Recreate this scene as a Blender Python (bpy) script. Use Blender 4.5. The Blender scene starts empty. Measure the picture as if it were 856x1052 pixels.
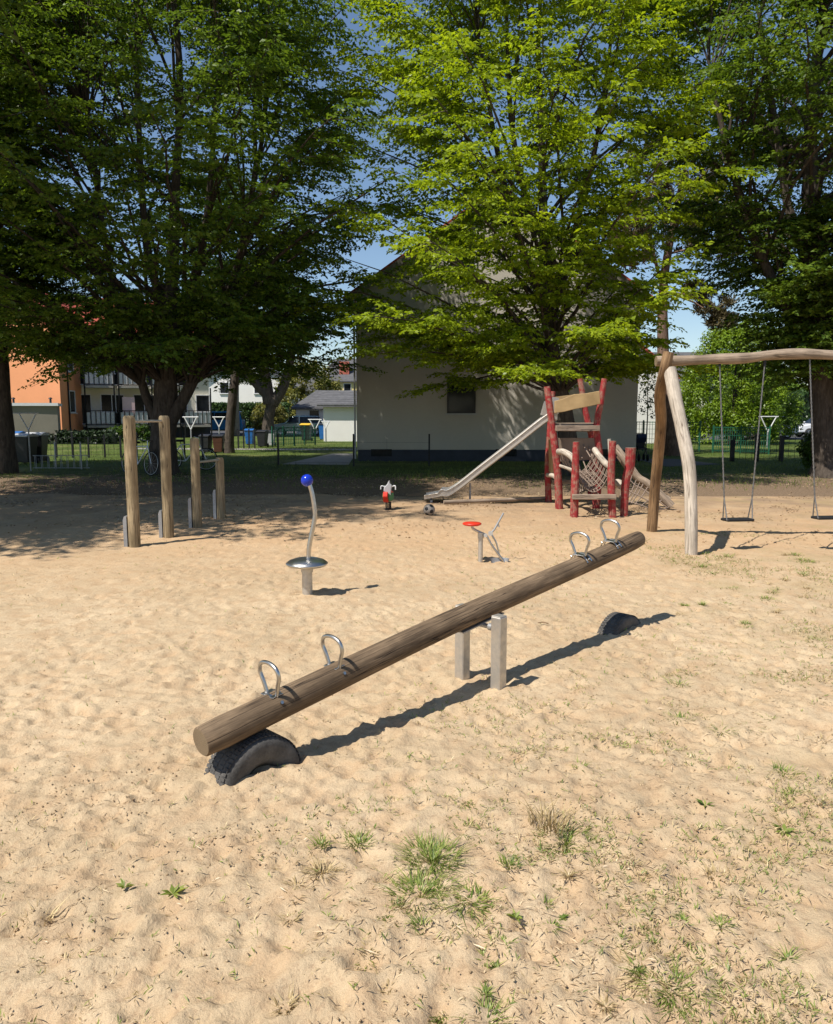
import bpy, math, random
import numpy as np
from mathutils import Vector, Matrix
random.seed(7)
rng = np.random.default_rng(7)
S = bpy.context.scene
COL = S.collection
PI = math.pi
R = math.radians

# ------------------------------------------------------------ camera geometry helpers
H = 1.75; PITCH = R(7.27); F = 800.0
def ray(px, py):
    a = (px-428)/F; b = (526-py)/F
    c, s = math.cos(PITCH), math.sin(PITCH)
    return Vector((a, c+b*s, -s+b*c))
def G(px, py, z=0.0):
    d = ray(px, py); t = (z-H)/d.z
    return Vector((d.x*t, d.y*t, z))
def P(px, py, Y):
    d = ray(px, py); t = Y/d.y
    return Vector((d.x*t, Y, H+d.z*t))

# ------------------------------------------------------------ materials
def new_mat(name):
    m = bpy.data.materials.new(name); m.use_nodes = True
    nt = m.node_tree
    for n in list(nt.nodes): nt.nodes.remove(n)
    out = nt.nodes.new('ShaderNodeOutputMaterial')
    return m, nt, out
def N(nt, typ, **kw):
    n = nt.nodes.new(typ)
    for k, v in kw.items():
        if k.startswith('i_'):
            n.inputs[k[2:].replace('_', ' ')].default_value = v
        else: setattr(n, k, v)
    return n
def ramp(nt, fac, stops):
    r = nt.nodes.new('ShaderNodeValToRGB')
    e = r.color_ramp.elements
    while len(e) < len(stops): e.new(0.5)
    for i, (p, c) in enumerate(stops):
        e[i].position = p; e[i].color = (c[0], c[1], c[2], 1)
    nt.links.new(fac, r.inputs[0])
    return r.outputs[0]
def mixc(nt, fac, a, b, mode='MIX'):
    m = nt.nodes.new('ShaderNodeMix'); m.data_type = 'RGBA'; m.blend_type = mode
    for sock, v in ((m.inputs[0], fac), (m.inputs[6], a), (m.inputs[7], b)):
        if isinstance(v, (int, float)): sock.default_value = v
        elif isinstance(v, tuple): sock.default_value = (v[0], v[1], v[2], 1)
        else: nt.links.new(v, sock)
    return m.outputs[2]
def coords(nt, kind='Object', scale=(1,1,1)):
    tc = nt.nodes.new('ShaderNodeTexCoord'); mp = nt.nodes.new('ShaderNodeMapping')
    mp.inputs['Scale'].default_value = scale
    nt.links.new(tc.outputs[kind], mp.inputs[0]); return mp.outputs[0]
def noise(nt, vec, scale, detail=4, rough=.55, dist=0):
    n = nt.nodes.new('ShaderNodeTexNoise')
    n.inputs['Scale'].default_value = scale; n.inputs['Detail'].default_value = detail
    n.inputs['Roughness'].default_value = rough; n.inputs['Distortion'].default_value = dist
    nt.links.new(vec, n.inputs['Vector']); return n.outputs[0]
def bump(nt, h, strength=.3, dist=.01, normal=None):
    b = nt.nodes.new('ShaderNodeBump'); b.inputs['Strength'].default_value = strength
    b.inputs['Distance'].default_value = dist; nt.links.new(h, b.inputs['Height'])
    if normal is not None: nt.links.new(normal, b.inputs['Normal'])
    return b.outputs[0]
def princ(nt, out, col, rough=.8, metal=0, nrm=None, spec=.5):
    p = nt.nodes.new('ShaderNodeBsdfPrincipled')
    if isinstance(col, tuple): p.inputs['Base Color'].default_value = (col[0], col[1], col[2], 1)
    else: nt.links.new(col, p.inputs['Base Color'])
    if isinstance(rough, (int, float)): p.inputs['Roughness'].default_value = rough
    else: nt.links.new(rough, p.inputs['Roughness'])
    p.inputs['Metallic'].default_value = metal
    p.inputs['Specular IOR Level'].default_value = spec
    if nrm is not None: nt.links.new(nrm, p.inputs['Normal'])
    if out is not None: nt.links.new(p.outputs[0], out.inputs[0])
    return p
M = {}
def simple(name, col, rough=.7, metal=0, var=.25, scale=6, bs=.15, bd=.004, spec=.4):
    m, nt, out = new_mat(name)
    v = coords(nt)
    n = noise(nt, v, scale, 5)
    n2 = noise(nt, v, scale*9, 3)
    lo = tuple(c*(1-var) for c in col); hi = tuple(min(1, c*(1+var)) for c in col)
    c = ramp(nt, n, [(.3, lo), (.7, hi)])
    c = mixc(nt, .25, c, ramp(nt, n2, [(.35, lo), (.65, hi)]))
    princ(nt, out, c, rough, metal, bump(nt, n2, bs, bd), spec)
    M[name] = m; return m
def wood(name, lo, hi, dark, red=None):
    m, nt, out = new_mat(name)
    uv = coords(nt, 'UV', (40, 2.2, 1)); uv2 = coords(nt, 'UV', (14, 1.1, 1)); ob = coords(nt)
    n = noise(nt, uv, 1, 6, .65, .6); cr = noise(nt, uv2, 1, 5, .7, .4); bl = noise(nt, ob, 3.5, 4)
    c = ramp(nt, n, [(.3, lo), (.62, hi)])
    c = mixc(nt, ramp(nt, bl, [(.35, (0,0,0)), (.7, (1,1,1))]), c, mixc(nt, .6, c, tuple(x*.55 for x in lo)))
    if red is not None:
        wear = noise(nt, ob, 9, 6, .7)
        c = mixc(nt, ramp(nt, wear, [(.46, (1,1,1)), (.62, (.1,.1,.1))]), c, mixc(nt, ramp(nt, n, [(.3,(0,0,0)),(.7,(1,1,1))]), red, tuple(x*.7 for x in red)))
    fine = noise(nt, coords(nt, 'UV', (150, 5, 1)), 1, 4, .7)
    c = mixc(nt, .55, c, mixc(nt, 1, c, ramp(nt, fine, [(.3, (.35,.33,.3)), (.68, (1.35,1.35,1.35))]), 'MULTIPLY'))
    seam = noise(nt, coords(nt, 'UV', (22, .55, 1)), 1, 3, .5, .3)
    cm = N(nt, 'ShaderNodeMath', operation='SUBTRACT'); cm.inputs[1].default_value = .5; nt.links.new(seam, cm.inputs[0])
    ca = N(nt, 'ShaderNodeMath', operation='ABSOLUTE'); nt.links.new(cm.outputs[0], ca.inputs[0])
    s1 = ramp(nt, ca.outputs[0], [(.004, (1,1,1)), (.014, (0,0,0))])
    gate = ramp(nt, noise(nt, coords(nt, 'UV', (9, 1.6, 1)), 1, 2), [(.42, (0,0,0)), (.5, (1,1,1))])
    s1 = mixc(nt, 1, s1, gate, 'MULTIPLY')
    crk = mixc(nt, 1, ramp(nt, cr, [(.30, (1,1,1)), (.345, (0,0,0))]), s1, 'LIGHTEN')
    c = mixc(nt, crk, c, dark)
    h = mixc(nt, crk, n, (0,0,0))
    princ(nt, out, c, .82, 0, bump(nt, h, .7, .006), .25)
    M[name] = m; return m
wood('log_wood', (.10,.068,.042), (.27,.19,.118), (.025,.016,.011))
wood('log_pale', (.42,.36,.29), (.66,.58,.48), (.16,.12,.09))
wood('post_wood', (.24,.18,.10), (.46,.36,.22), (.07,.05,.03))
wood('brown_leg', (.17,.10,.05), (.33,.21,.11), (.05,.03,.02))
wood('beam_wood', (.24,.18,.13), (.46,.36,.27), (.08,.06,.04))
wood('plank', (.36,.24,.11), (.58,.42,.22), (.12,.08,.04))
wood('grey_plank', (.25,.19,.14), (.42,.33,.25), (.08,.06,.05))
wood('red_wood', (.3,.17,.12), (.42,.25,.18), (.10,.03,.025), red=(.38,.04,.042))
def end_grain():
    m, nt, out = new_mat('end_grain')
    uv = coords(nt, 'UV'); 
    w = N(nt, 'ShaderNodeTexWave', wave_type='RINGS', rings_direction='Z')
    w.inputs['Scale'].default_value = 75; w.inputs['Distortion'].default_value = 2.2; w.inputs['Detail'].default_value = 3
    nt.links.new(uv, w.inputs['Vector'])
    n = noise(nt, coords(nt), 14, 5)
    c = mixc(nt, mixc(nt, .5, (0,0,0), n), ramp(nt, w.outputs[0], [(.15, (.075,.05,.03)), (.8, (.31,.225,.135))]), (.25,.2,.13))
    gr = N(nt, 'ShaderNodeTexGradient', gradient_type='RADIAL'); nt.links.new(uv, gr.inputs[0])
    sc_ = N(nt, 'ShaderNodeCombineXYZ'); nt.links.new(gr.outputs[1], sc_.inputs[0])
    rk = ramp(nt, noise(nt, sc_.outputs[0], 26, 2, .8), [(.33, (1,1,1)), (.36, (0,0,0))])
    c = mixc(nt, rk, c, (.03,.02,.012))
    princ(nt, out, c, .85, 0, bump(nt, w.outputs[0], .4, .004), .2)
    M['end_grain'] = m
end_grain()
def steel(name, col=(.55,.54,.52), rough=.3, metal=1.0):
    m, nt, out = new_mat(name)
    v = coords(nt); n = noise(nt, v, 25, 4); n2 = noise(nt, coords(nt, 'Object', (120,120,6)), 1, 3)
    c = mixc(nt, ramp(nt, n, [(.35, (0,0,0)), (.7, (.6,.6,.6))]), col, tuple(x*.7 for x in col))
    rr = N(nt, 'ShaderNodeMapRange'); rr.inputs['To Min'].default_value = rough*.7; rr.inputs['To Max'].default_value = rough*1.5
    nt.links.new(n, rr.inputs[0])
    princ(nt, out, c, rr.outputs[0], metal, bump(nt, n2, .06, .002))
    M[name] = m
steel('steel'); steel('brushed_steel', (.6,.56,.5), .5, .85); steel('galvanised', (.42,.43,.44), .5, .7)
simple('rope', (.24,.18,.14), .9, 0, .3, 60)
simple('chain', (.17,.165,.16), .5, .5, .3, 60)
simple('rubber', (.03,.03,.032), .75, 0, .4, 18, .3)
simple('black_rubber', (.012,.012,.013), .7, 0, .3, 18)
simple('tyre_rubber', (.085,.08,.074), .85, 0, .55, 9, .6, .005)
simple('blue_ball', (.01,.035,.42), .18, 0, .15, 10, .02)
simple('red_plastic', (.6,.035,.015), .4, 0, .15, 10, .02)
simple('white_plastic', (.75,.75,.73), .4, 0, .06, 10, .02)
simple('green_plastic', (.03,.22,.07), .4, 0, .1, 10, .02)
simple('yellow_plastic', (.7,.45,.03), .4, 0, .1, 10, .02)
simple('black_plastic', (.02,.02,.022), .45, 0, .3, 8, .05)
simple('blue_plastic', (.02,.12,.36), .45, 0, .2, 8, .05)
simple('brown_plastic', (.09,.035,.02), .5, 0, .2, 8, .05)
simple('render_grey', (.52,.485,.42), .92, 0, .06, 1.2, .25, .01)
simple('render_white', (.78,.76,.72), .9, 0, .04, 1.2, .2, .01)
simple('render_orange', (.68,.29,.135), .9, 0, .05, 1.0, .2, .01)
simple('render_cream', (.72,.68,.56), .9, 0, .06, 1.2, .2, .01)
simple('render_yellow', (.75,.6,.27), .9, 0, .06, 1.2, .2, .01)
simple('garage_grey', (.22,.2,.16), .9, 0, .1, 1.2, .3, .01)
simple('plinth', (.05,.055,.075), .85, 0, .2, 2, .3, .01)
simple('dark_metal', (.02,.02,.022), .5, .3, .2, 10, .05)
simple('green_metal', (.01,.09,.05), .5, .1, .2, 10, .05)
simple('white_metal', (.7,.7,.7), .4, .1, .1, 10, .03)
simple('pink_panel', (.6,.42,.42), .6, 0, .1, 5, .05)
simple('grey_panel', (.5,.5,.5), .6, 0, .1, 5, .05)
simple('concrete', (.3,.28,.25), .9, 0, .2, 3, .4, .01)
simple('asphalt', (.07,.07,.075), .9, 0, .2, 4, .4, .01)
simple('car_green', (.3,.37,.37), .25, .6, .08, 3, .01)
simple('car_blue', (.03,.22,.5), .25, .2, .08, 3, .01)
simple('car_white', (.7,.71,.73), .25, .1, .05, 3, .01)
simple('lamp_red', (.4,.02,.02), .2, 0, .1, 10, .01)
simple('lamp_clear', (.8,.8,.8), .1, 0, .1, 10, .01)
simple('chimney_brick', (.42,.12,.08), .9, 0, .25, 20, .3, .01)
simple('stone', (.3,.26,.2), .9, 0, .3, 30, .4, .01)
def tiles(name, col, sc=4.0):
    m, nt, out = new_mat(name)
    v = coords(nt)
    w = N(nt, 'ShaderNodeTexWave', wave_type='BANDS', bands_direction='Z'); w.inputs['Scale'].default_value = sc*.55
    w2 = N(nt, 'ShaderNodeTexWave', wave_type='BANDS', bands_direction='DIAGONAL'); w2.inputs['Scale'].default_value = sc*.8
    nt.links.new(v, w.inputs[0]); nt.links.new(v, w2.inputs[0])
    n = noise(nt, v, 3, 5)
    c = ramp(nt, n, [(.3, tuple(x*.7 for x in col)), (.7, tuple(x*1.2 for x in col))])
    c = mixc(nt, ramp(nt, w.outputs[0], [(0, (1,1,1)), (.15, (0,0,0))]), c, tuple(x*.35 for x in col))
    nb = bump(nt, w.outputs[0], .5, .03); nb = bump(nt, w2.outputs[0], .3, .02, nb)
    princ(nt, out, c, .8, 0, nb, .3); M[name] = m
tiles('roof_red', (.42,.09,.055)); tiles('roof_grey', (.115,.115,.12))
def glass():
    m, nt, out = new_mat('window_glass')
    n = noise(nt, coords(nt), .8, 3)
    c = ramp(nt, n, [(.35, (.008,.01,.012)), (.7, (.03,.035,.04))])
    princ(nt, out, c, .12, 0, None, .25); M['glass'] = m
glass()
def bark(name, lo, hi):
    m, nt, out = new_mat(name)
    v = coords(nt, 'Object', (1,1,.25)); n = noise(nt, v, 14, 8, .7, .5); n2 = noise(nt, coords(nt), 1.6, 4)
    c = ramp(nt, n, [(.35, lo), (.65, hi)])
    c = mixc(nt, ramp(nt, n2, [(.4, (0,0,0)), (.7, (.7,.7,.7))]), c, tuple((a+b)*.35 for a, b in zip(lo, hi)))
    princ(nt, out, c, .95, 0, bump(nt, n, .9, .03), .15); M[name] = m
bark('bark_dark', (.04,.032,.026), (.13,.105,.085)); bark('bark_pine', (.10,.065,.05), (.32,.21,.16)); bark('bark_pale', (.2,.18,.14), (.42,.38,.3))
def leafmat(name, dark, light, trans=.35, tcol=None):
    m, nt, out = new_mat(name)
    at = N(nt, 'ShaderNodeAttribute', attribute_name='v')
    c = ramp(nt, at.outputs['Fac'], [(0, dark), (.85, light), (1, tuple(min(1, x*1.25) for x in light))])
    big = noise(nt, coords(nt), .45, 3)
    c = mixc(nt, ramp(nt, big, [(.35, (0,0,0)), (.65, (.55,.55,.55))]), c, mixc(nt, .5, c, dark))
    p = princ(nt, None, c, .42, 0, None, .35)
    t = nt.nodes.new('ShaderNodeBsdfTranslucent')
    tc = mixc(nt, 1, c, tcol or (1.5,1.35,.5), 'MULTIPLY')
    nt.links.new(tc, t.inputs[0])
    mx = nt.nodes.new('ShaderNodeMixShader'); mx.inputs[0].default_value = trans
    nt.links.new(p.outputs[0], mx.inputs[1]); nt.links.new(t.outputs[0], mx.inputs[2])
    nt.links.new(mx.outputs[0], out.inputs[0]); M[name] = m
leafmat('leaf_lime', (.12,.19,.012), (.38,.47,.03), .46, (1.4,1.4,.5))
leafmat('leaf_mid', (.045,.09,.015), (.19,.28,.035), .42, (1.35,1.35,.55))
leafmat('leaf_deep', (.02,.05,.008), (.08,.15,.016), .3)
leafmat('leaf_bush', (.08,.15,.01), (.25,.36,.025), .35)
leafmat('needles', (.06,.055,.025), (.18,.15,.08), .15)
leafmat('hedge_leaf', (.02,.05,.012), (.06,.11,.025), .2)
leafmat('far_leaf', (.09,.10,.02), (.26,.25,.06), .3)
leafmat('grass_green', (.08,.14,.02), (.30,.35,.09), .3)
leafmat('grass_dry', (.28,.2,.09), (.58,.46,.25), .2, (1,.9,.7))
leafmat('lawn_blade', (.05,.085,.012), (.18,.23,.05), .3)
leafmat('litter', (.26,.17,.09), (.6,.47,.3), .1, (1,.9,.7))

def sandmat():
    m, nt, out = new_mat('sand')
    v = coords(nt)
    a = noise(nt, v, .55, 5, .6); b = noise(nt, v, 5.5, 6, .65); c_ = noise(nt, v, 38, 5, .7); g = noise(nt, v, 420, 3, .6)
    c = ramp(nt, a, [(.35, (.435,.33,.205)), (.65, (.55,.425,.275))])
    c = mixc(nt, ramp(nt, b, [(.38, (.65,.65,.65)), (.55, (0,0,0))]), c, (.44,.30,.175))
    c = mixc(nt, ramp(nt, c_, [(.3, (.9,.9,.9)), (.46, (0,0,0))]), c, (.36,.25,.155))
    c = mixc(nt, .42, c, mixc(nt, 1, c, ramp(nt, g, [(.3, (.45,.42,.4)), (.7, (1.5,1.5,1.5))]), 'MULTIPLY'))
    h1 = bump(nt, b, .35, .03); h2 = bump(nt, c_, .8, .014, h1); h3 = bump(nt, g, .4, .0022, h2)
    # redder earth round the slide and swings
    sp0 = N(nt, 'ShaderNodeSeparateXYZ'); nt.links.new(v, sp0.inputs[0])
    m0 = N(nt, 'ShaderNodeMapRange'); m0.inputs['From Min'].default_value = 7.0; m0.inputs['From Max'].default_value = 11.5; m0.inputs['To Max'].default_value = .8
    nt.links.new(sp0.outputs[1], m0.inputs[0])
    m1 = N(nt, 'ShaderNodeMath', operation='MULTIPLY'); nt.links.new(m0.outputs[0], m1.inputs[0])
    nt.links.new(ramp(nt, noise(nt, v, .9, 5, .65), [(.3, (.35,.35,.35)), (.6, (1,1,1))]), m1.inputs[1])
    c = mixc(nt, m1.outputs[0], c, (.47,.30,.165))
    # organic grey-brown soil towards the trees, where leaf mould has mixed into the sand
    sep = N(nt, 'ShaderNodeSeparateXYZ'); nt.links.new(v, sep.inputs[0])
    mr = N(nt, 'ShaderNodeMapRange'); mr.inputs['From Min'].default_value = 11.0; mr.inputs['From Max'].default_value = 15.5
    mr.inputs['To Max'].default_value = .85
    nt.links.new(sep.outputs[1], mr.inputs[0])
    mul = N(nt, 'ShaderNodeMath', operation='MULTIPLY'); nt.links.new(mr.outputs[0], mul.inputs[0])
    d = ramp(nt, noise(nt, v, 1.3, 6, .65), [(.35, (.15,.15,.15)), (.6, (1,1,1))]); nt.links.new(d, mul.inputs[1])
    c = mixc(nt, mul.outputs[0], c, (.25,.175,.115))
    # sparse dry/green turf stain at right
    mr2 = N(nt, 'ShaderNodeMapRange'); mr2.inputs['From Min'].default_value = 1.2; mr2.inputs['From Max'].default_value = 3.5
    nt.links.new(sep.outputs[0], mr2.inputs[0])
    mul2 = N(nt, 'ShaderNodeMath', operation='MULTIPLY'); nt.links.new(mr2.outputs[0], mul2.inputs[0])
    d2 = ramp(nt, noise(nt, v, .8, 6, .7), [(.5, (0,0,0)), (.72, (.55,.55,.55))]); nt.links.new(d2, mul2.inputs[1])
    c = mixc(nt, mul2.outputs[0], c, (.29,.235,.11))
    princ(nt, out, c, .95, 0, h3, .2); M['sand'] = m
sandmat()
def lawnmat():
    m, nt, out = new_mat('lawn')
    v = coords(nt)
    a = noise(nt, v, .35, 5, .6); b = noise(nt, v, 3, 6, .7); g = noise(nt, v, 30, 5, .7)
    grass = ramp(nt, b, [(.3, (.035,.06,.012)), (.7, (.11,.15,.03))])
    grass = mixc(nt, ramp(nt, a, [(.5, (0,0,0)), (.7, (.6,.6,.6))]), grass, (.2,.19,.07))
    dirt = ramp(nt, g, [(.3, (.10,.07,.045)), (.7, (.27,.19,.125))])
    sep = N(nt, 'ShaderNodeSeparateXYZ'); nt.links.new(v, sep.inputs[0])
    mr = N(nt, 'ShaderNodeMapRange'); mr.inputs['From Min'].default_value = 17; mr.inputs['From Max'].default_value = 25
    mr.inputs['To Min'].default_value = .45; mr.inputs['To Max'].default_value = -.25
    nt.links.new(sep.outputs[1], mr.inputs[0])
    ad = N(nt, 'ShaderNodeMath', operation='ADD'); nt.links.new(mr.outputs[0], ad.inputs[0]); nt.links.new(b, ad.inputs[1])
    f = ramp(nt, ad.outputs[0], [(.48, (0,0,0)), (.62, (1,1,1))])
    c = mixc(nt, f, grass, dirt)
    princ(nt, out, c, .95, 0, bump(nt, g, .6, .03), .15); M['lawn'] = m
lawnmat()

# ------------------------------------------------------------ objects, tags
OFF = {}
def tag(o, label=None, cat=None, group=None, kind=None):
    if label: o['label'] = label
    if cat: o['category'] = cat
    if group: o['group'] = group
    if kind: o['kind'] = kind
    return o
def thing(name, label, cat, loc=(0,0,0), group=None, kind=None):
    o = bpy.data.objects.new(name, None); o.empty_display_size = .2
    COL.objects.link(o); o.location = loc; OFF[o.name] = Vector(loc)
    return tag(o, label, cat, group, kind)
def link(name, me, mat, parent=None, origin=None):
    o = bpy.data.objects.new(name, me); COL.objects.link(o)
    mats = mat if isinstance(mat, (list, tuple)) else [mat]
    for m in mats: me.materials.append(M[m])
    if parent is not None:
        off = OFF[parent.name]; me.transform(Matrix.Translation(-off)); o.parent = parent
        OFF[o.name] = off
    elif origin is not None:
        me.transform(Matrix.Translation(-Vector(origin))); o.location = origin; OFF[o.name] = Vector(origin)
    else: OFF[o.name] = Vector((0,0,0))
    return o
def copy_tree(o, parent=None):
    c = o.copy(); COL.objects.link(c)
    if parent is not None: c.parent = parent
    for ch in list(o.children): copy_tree(ch, c)
    return c
def np_mesh(name, V, Q, val=None, smooth=False):
    me = bpy.data.meshes.new(name)
    k = Q.shape[1]
    me.vertices.add(len(V)); me.vertices.foreach_set('co', np.ascontiguousarray(V, dtype=np.float32).ravel())
    me.loops.add(Q.size); me.loops.foreach_set('vertex_index', np.ascontiguousarray(Q, dtype=np.int32).ravel())
    me.polygons.add(len(Q)); me.polygons.foreach_set('loop_start', np.arange(0, Q.size, k, dtype=np.int32))
    try: me.polygons.foreach_set('loop_total', np.full(len(Q), k, dtype=np.int32))
    except Exception: pass
    if smooth: me.polygons.foreach_set('use_smooth', np.ones(len(Q), dtype=bool))
    if val is not None:
        a = me.attributes.new('v', 'FLOAT', 'POINT'); a.data.foreach_set('value', np.ascontiguousarray(val, dtype=np.float32))
    me.update(calc_edges=True); return me

class MB:
    def __init__(s): s.v = []; s.f = []; s.uv = []; s.sm = []; s.mi = []
    def add(s, vs, fs, uvs=None, smooth=False, mi=0):
        b = len(s.v); s.v += [tuple(v) for v in vs]
        for i, f in enumerate(fs):
            s.f.append([b+k for k in f]); s.sm.append(smooth); s.mi.append(mi)
            s.uv.append(uvs[i] if uvs else [(0,0)]*len(f))
        return s
    def box(s, c, size, rot=None, mi=0, bev=0):
        x, y, z = (q/2 for q in size)
        if bev and min(x,y,z) > bev*1.2:
            # chamfered box: 24 verts
            V = []; idx = {}
            for sx in (-1,1):
                for sy in (-1,1):
                    for sz in (-1,1):
                        for ax in range(3):
                            p = [sx*(x-bev), sy*(y-bev), sz*(z-bev)]
                            p[ax] = (sx*x, sy*y, sz*z)[ax]
                            idx[(sx,sy,sz,ax)] = len(V); V.append(p)
            Fc = []
            for ax in range(3):
                o1, o2 = [a for a in range(3) if a != ax]
                for sg in (-1,1):
                    q = []
                    for (a,b) in ((-1,-1),(1,-1),(1,1),(-1,1)):
                        t = [0,0,0]; t[ax] = sg; t[o1] = a; t[o2] = b; q.append(idx[(t[0],t[1],t[2],ax)])
                    Fc.append(q)
            for ax in range(3):
                o1, o2 = [a for a in range(3) if a != ax]
                for a in (-1,1):
                    for b in (-1,1):
                        t0 = [0,0,0]; t1 = [0,0,0]; t0[ax] = -1; t1[ax] = 1
                        for t in (t0,t1): t[o1] = a; t[o2] = b
                        Fc.append([idx[(*t0,o1)], idx[(*t1,o1)], idx[(*t1,o2)], idx[(*t0,o2)]])
            for sx in (-1,1):
                for sy in (-1,1):
                    for sz in (-1,1):
                        Fc.append([idx[(sx,sy,sz,k)] for k in range(3)])
            cen = Vector((0,0,0)); F2 = []
            for f in Fc:
                a, b, c_ = (Vector(V[i]) for i in f[:3]); n = (b-a).cross(c_-a)
                if n.dot(sum((Vector(V[i]) for i in f), Vector())/len(f)) < 0: f = f[::-1]
                F2.append(f)
            Fc = F2
        else:
            V = [(-x,-y,-z),(x,-y,-z),(x,y,-z),(-x,y,-z),(-x,-y,z),(x,-y,z),(x,y,z),(-x,y,z)]
            Fc = [(0,3,2,1),(4,5,6,7),(0,1,5,4),(1,2,6,5),(2,3,7,6),(3,0,4,7)]
        uvs = []
        for f in Fc:   # box projection: u across, v along longest axis
            L = max(range(3), key=lambda a: size[a])
            oth = [a for a in range(3) if a != L]
            uvs.append([((V[i][oth[0]]+V[i][oth[1]]), V[i][L]) for i in f])
        vs = [Vector(p) for p in V]
        if rot is not None: vs = [rot @ p for p in vs]
        c = Vector(c); vs = [p+c for p in vs]
        return s.add(vs, Fc, uvs, False, mi)
    def tube(s, pts, rad, n=12, caps=True, mi=0, cap_mi=None, jitter=0, seed=0, smooth=True, flat=None):
        pts = [Vector(p) for p in pts]; m = len(pts)
        rad = [rad]*m if isinstance(rad, (int, float)) else rad
        rr = random.Random(seed)
        t0 = (pts[1]-pts[0]).normalized()
        up = Vector((0,0,1)) if abs(t0.z) < .9 else Vector((1,0,0))
        u = t0.cross(up).normalized(); vs = []; L = 0; Ls = []
        ph = [rr.uniform(0, 6.28) for _ in range(4)]
        frames = []
        for i in range(m):
            t = (pts[min(i+1, m-1)]-pts[max(i-1, 0)]).normalized()
            u = (u - t*u.dot(t)).normalized(); w = t.cross(u)
            if i: L += (pts[i]-pts[i-1]).length
            Ls.append(L)
            for k in range(n):
                a = 2*PI*k/n
                r = rad[i]*(1+jitter*(math.sin(2*a+ph[0]+L*1.3)+.6*math.sin(3*a+ph[1]+L*4.1)+.5*math.sin(ph[2]+L*7)))
                vs.append(pts[i]+u*(r*math.cos(a))+w*(r*math.sin(a)*(flat or 1)))
        fs = []; uvs = []
        for i in range(m-1):
            for k in range(n):
                k2 = (k+1) % n
                fs.append((i*n+k, i*n+k2, (i+1)*n+k2, (i+1)*n+k))
                ua, ub = k/n*2*PI*rad[0], (k+1)/n*2*PI*rad[0]
                uvs.append([(ua, Ls[i]), (ub, Ls[i]), (ub, Ls[i+1]), (ua, Ls[i+1])])
        s.add(vs, fs, uvs, smooth, mi)
        if caps:
            for ends, ring, i in ((0, range(n), 0), (1, range(n), m-1)):
                vv = [vs[i*n+k] for k in ring]
                f = list(range(n)); f = f[::-1] if ends == 0 else f
                uvp = [(rad[i]*math.cos(2*PI*k/n), rad[i]*math.sin(2*PI*k/n)) for k in f]
                s.add(vv, [f], [uvp], False, mi if cap_mi is None else cap_mi)
        return s
    def lathe(s, prof, c=(0,0,0), n=24, mi=0, rot=None, smooth=True):
        c = Vector(c); vs = []; fs = []
        for r, z in prof:
            for k in range(n):
                p = Vector((r*math.cos(2*PI*k/n), r*math.sin(2*PI*k/n), z))
                if rot is not None: p = rot @ p
                vs.append(p+c)
        for i in range(len(prof)-1):
            for k in range(n):
                k2 = (k+1) % n; fs.append((i*n+k, i*n+k2, (i+1)*n+k2, (i+1)*n+k))
        return s.add(vs, fs, None, smooth, mi)
    def prism(s, poly, d, mi=0):
        """poly: list of Vectors (a flat outline), d: extrusion vector"""
        poly = [Vector(p) for p in poly]; d = Vector(d); n = len(poly)
        nrm = Vector((0,0,0))
        for i in range(n): nrm += poly[i].cross(poly[(i+1) % n])
        if nrm.dot(d) > 0: poly = poly[::-1]
        vs = poly+[p+d for p in poly]
        fs = [list(range(n)), list(range(n, 2*n))[::-1]]
        for i in range(n):
            j = (i+1) % n; fs.append((i, i+n, j+n, j))
        return s.add(vs, fs, None, False, mi)
    def build(s, name, mat, parent=None, origin=None, bevel=0):
        me = bpy.data.meshes.new(name)
        me.from_pydata(s.v, [], s.f)
        me.polygons.foreach_set('use_smooth', s.sm); me.polygons.foreach_set('material_index', s.mi)
        ul = me.uv_layers.new(name='UVMap')
        flat = [q for f in s.uv for uv in f for q in uv]
        ul.data.foreach_set('uv', flat)
        me.update()
        o = link(name, me, mat, parent, origin)
        if bevel:
            b = o.modifiers.new('Bevel', 'BEVEL'); b.width = bevel; b.segments = 2; b.limit_method = 'ANGLE'
        return o
def rotz(a): return Matrix.Rotation(a, 3, 'Z')
def frame(x, z):
    """rotation whose X axis is x and Z is close to z"""
    x = Vector(x).normalized(); z = Vector(z); z = (z-x*z.dot(x)).normalized(); y = z.cross(x)
    return Matrix((x, y, z)).transposed()
def interp(pts, n):
    """Catmull-Rom through pts"""
    pts = [Vector(p) for p in pts]; out = []
    Pp = [pts[0]*2-pts[1]]+pts+[pts[-1]*2-pts[-2]]
    for i in range(1, len(Pp)-2):
        a, b, c, d = Pp[i-1:i+3]
        for k in range(n):
            t = k/n
            out.append(.5*((2*b)+(c-a)*t+(2*a-5*b+4*c-d)*t*t+(3*b-a-3*c+d)*t**3))
    out.append(pts[-1]); return out

# ------------------------------------------------------------ ground
def vnoise(x, y, sc, seed):
    r = np.random.default_rng(seed); T = r.random((256, 256))
    X = x*sc; Y = y*sc; xi = np.floor(X).astype(int); yi = np.floor(Y).astype(int)
    fx = X-xi; fy = Y-yi; fx = fx*fx*(3-2*fx); fy = fy*fy*(3-2*fy)
    a = T[xi & 255, yi & 255]; b = T[(xi+1) & 255, yi & 255]; c = T[xi & 255, (yi+1) & 255]; d = T[(xi+1) & 255, (yi+1) & 255]
    return (a*(1-fx)+b*fx)*(1-fy)+(c*(1-fx)+d*fx)*fy-.5
gx = np.concatenate([np.linspace(-24, -7.05, 60), np.arange(-7, -3, .045), np.arange(-3, 3, .023), np.arange(3, 7, .045), np.linspace(7.05, 24, 60)])
ys = [-6, -3, -1, 0, .6, 1.1]; y = 1.5
while y < 19.6: ys.append(y); y += max(.02, .028*(y/6)**1.1)
gy = np.array(ys)
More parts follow.
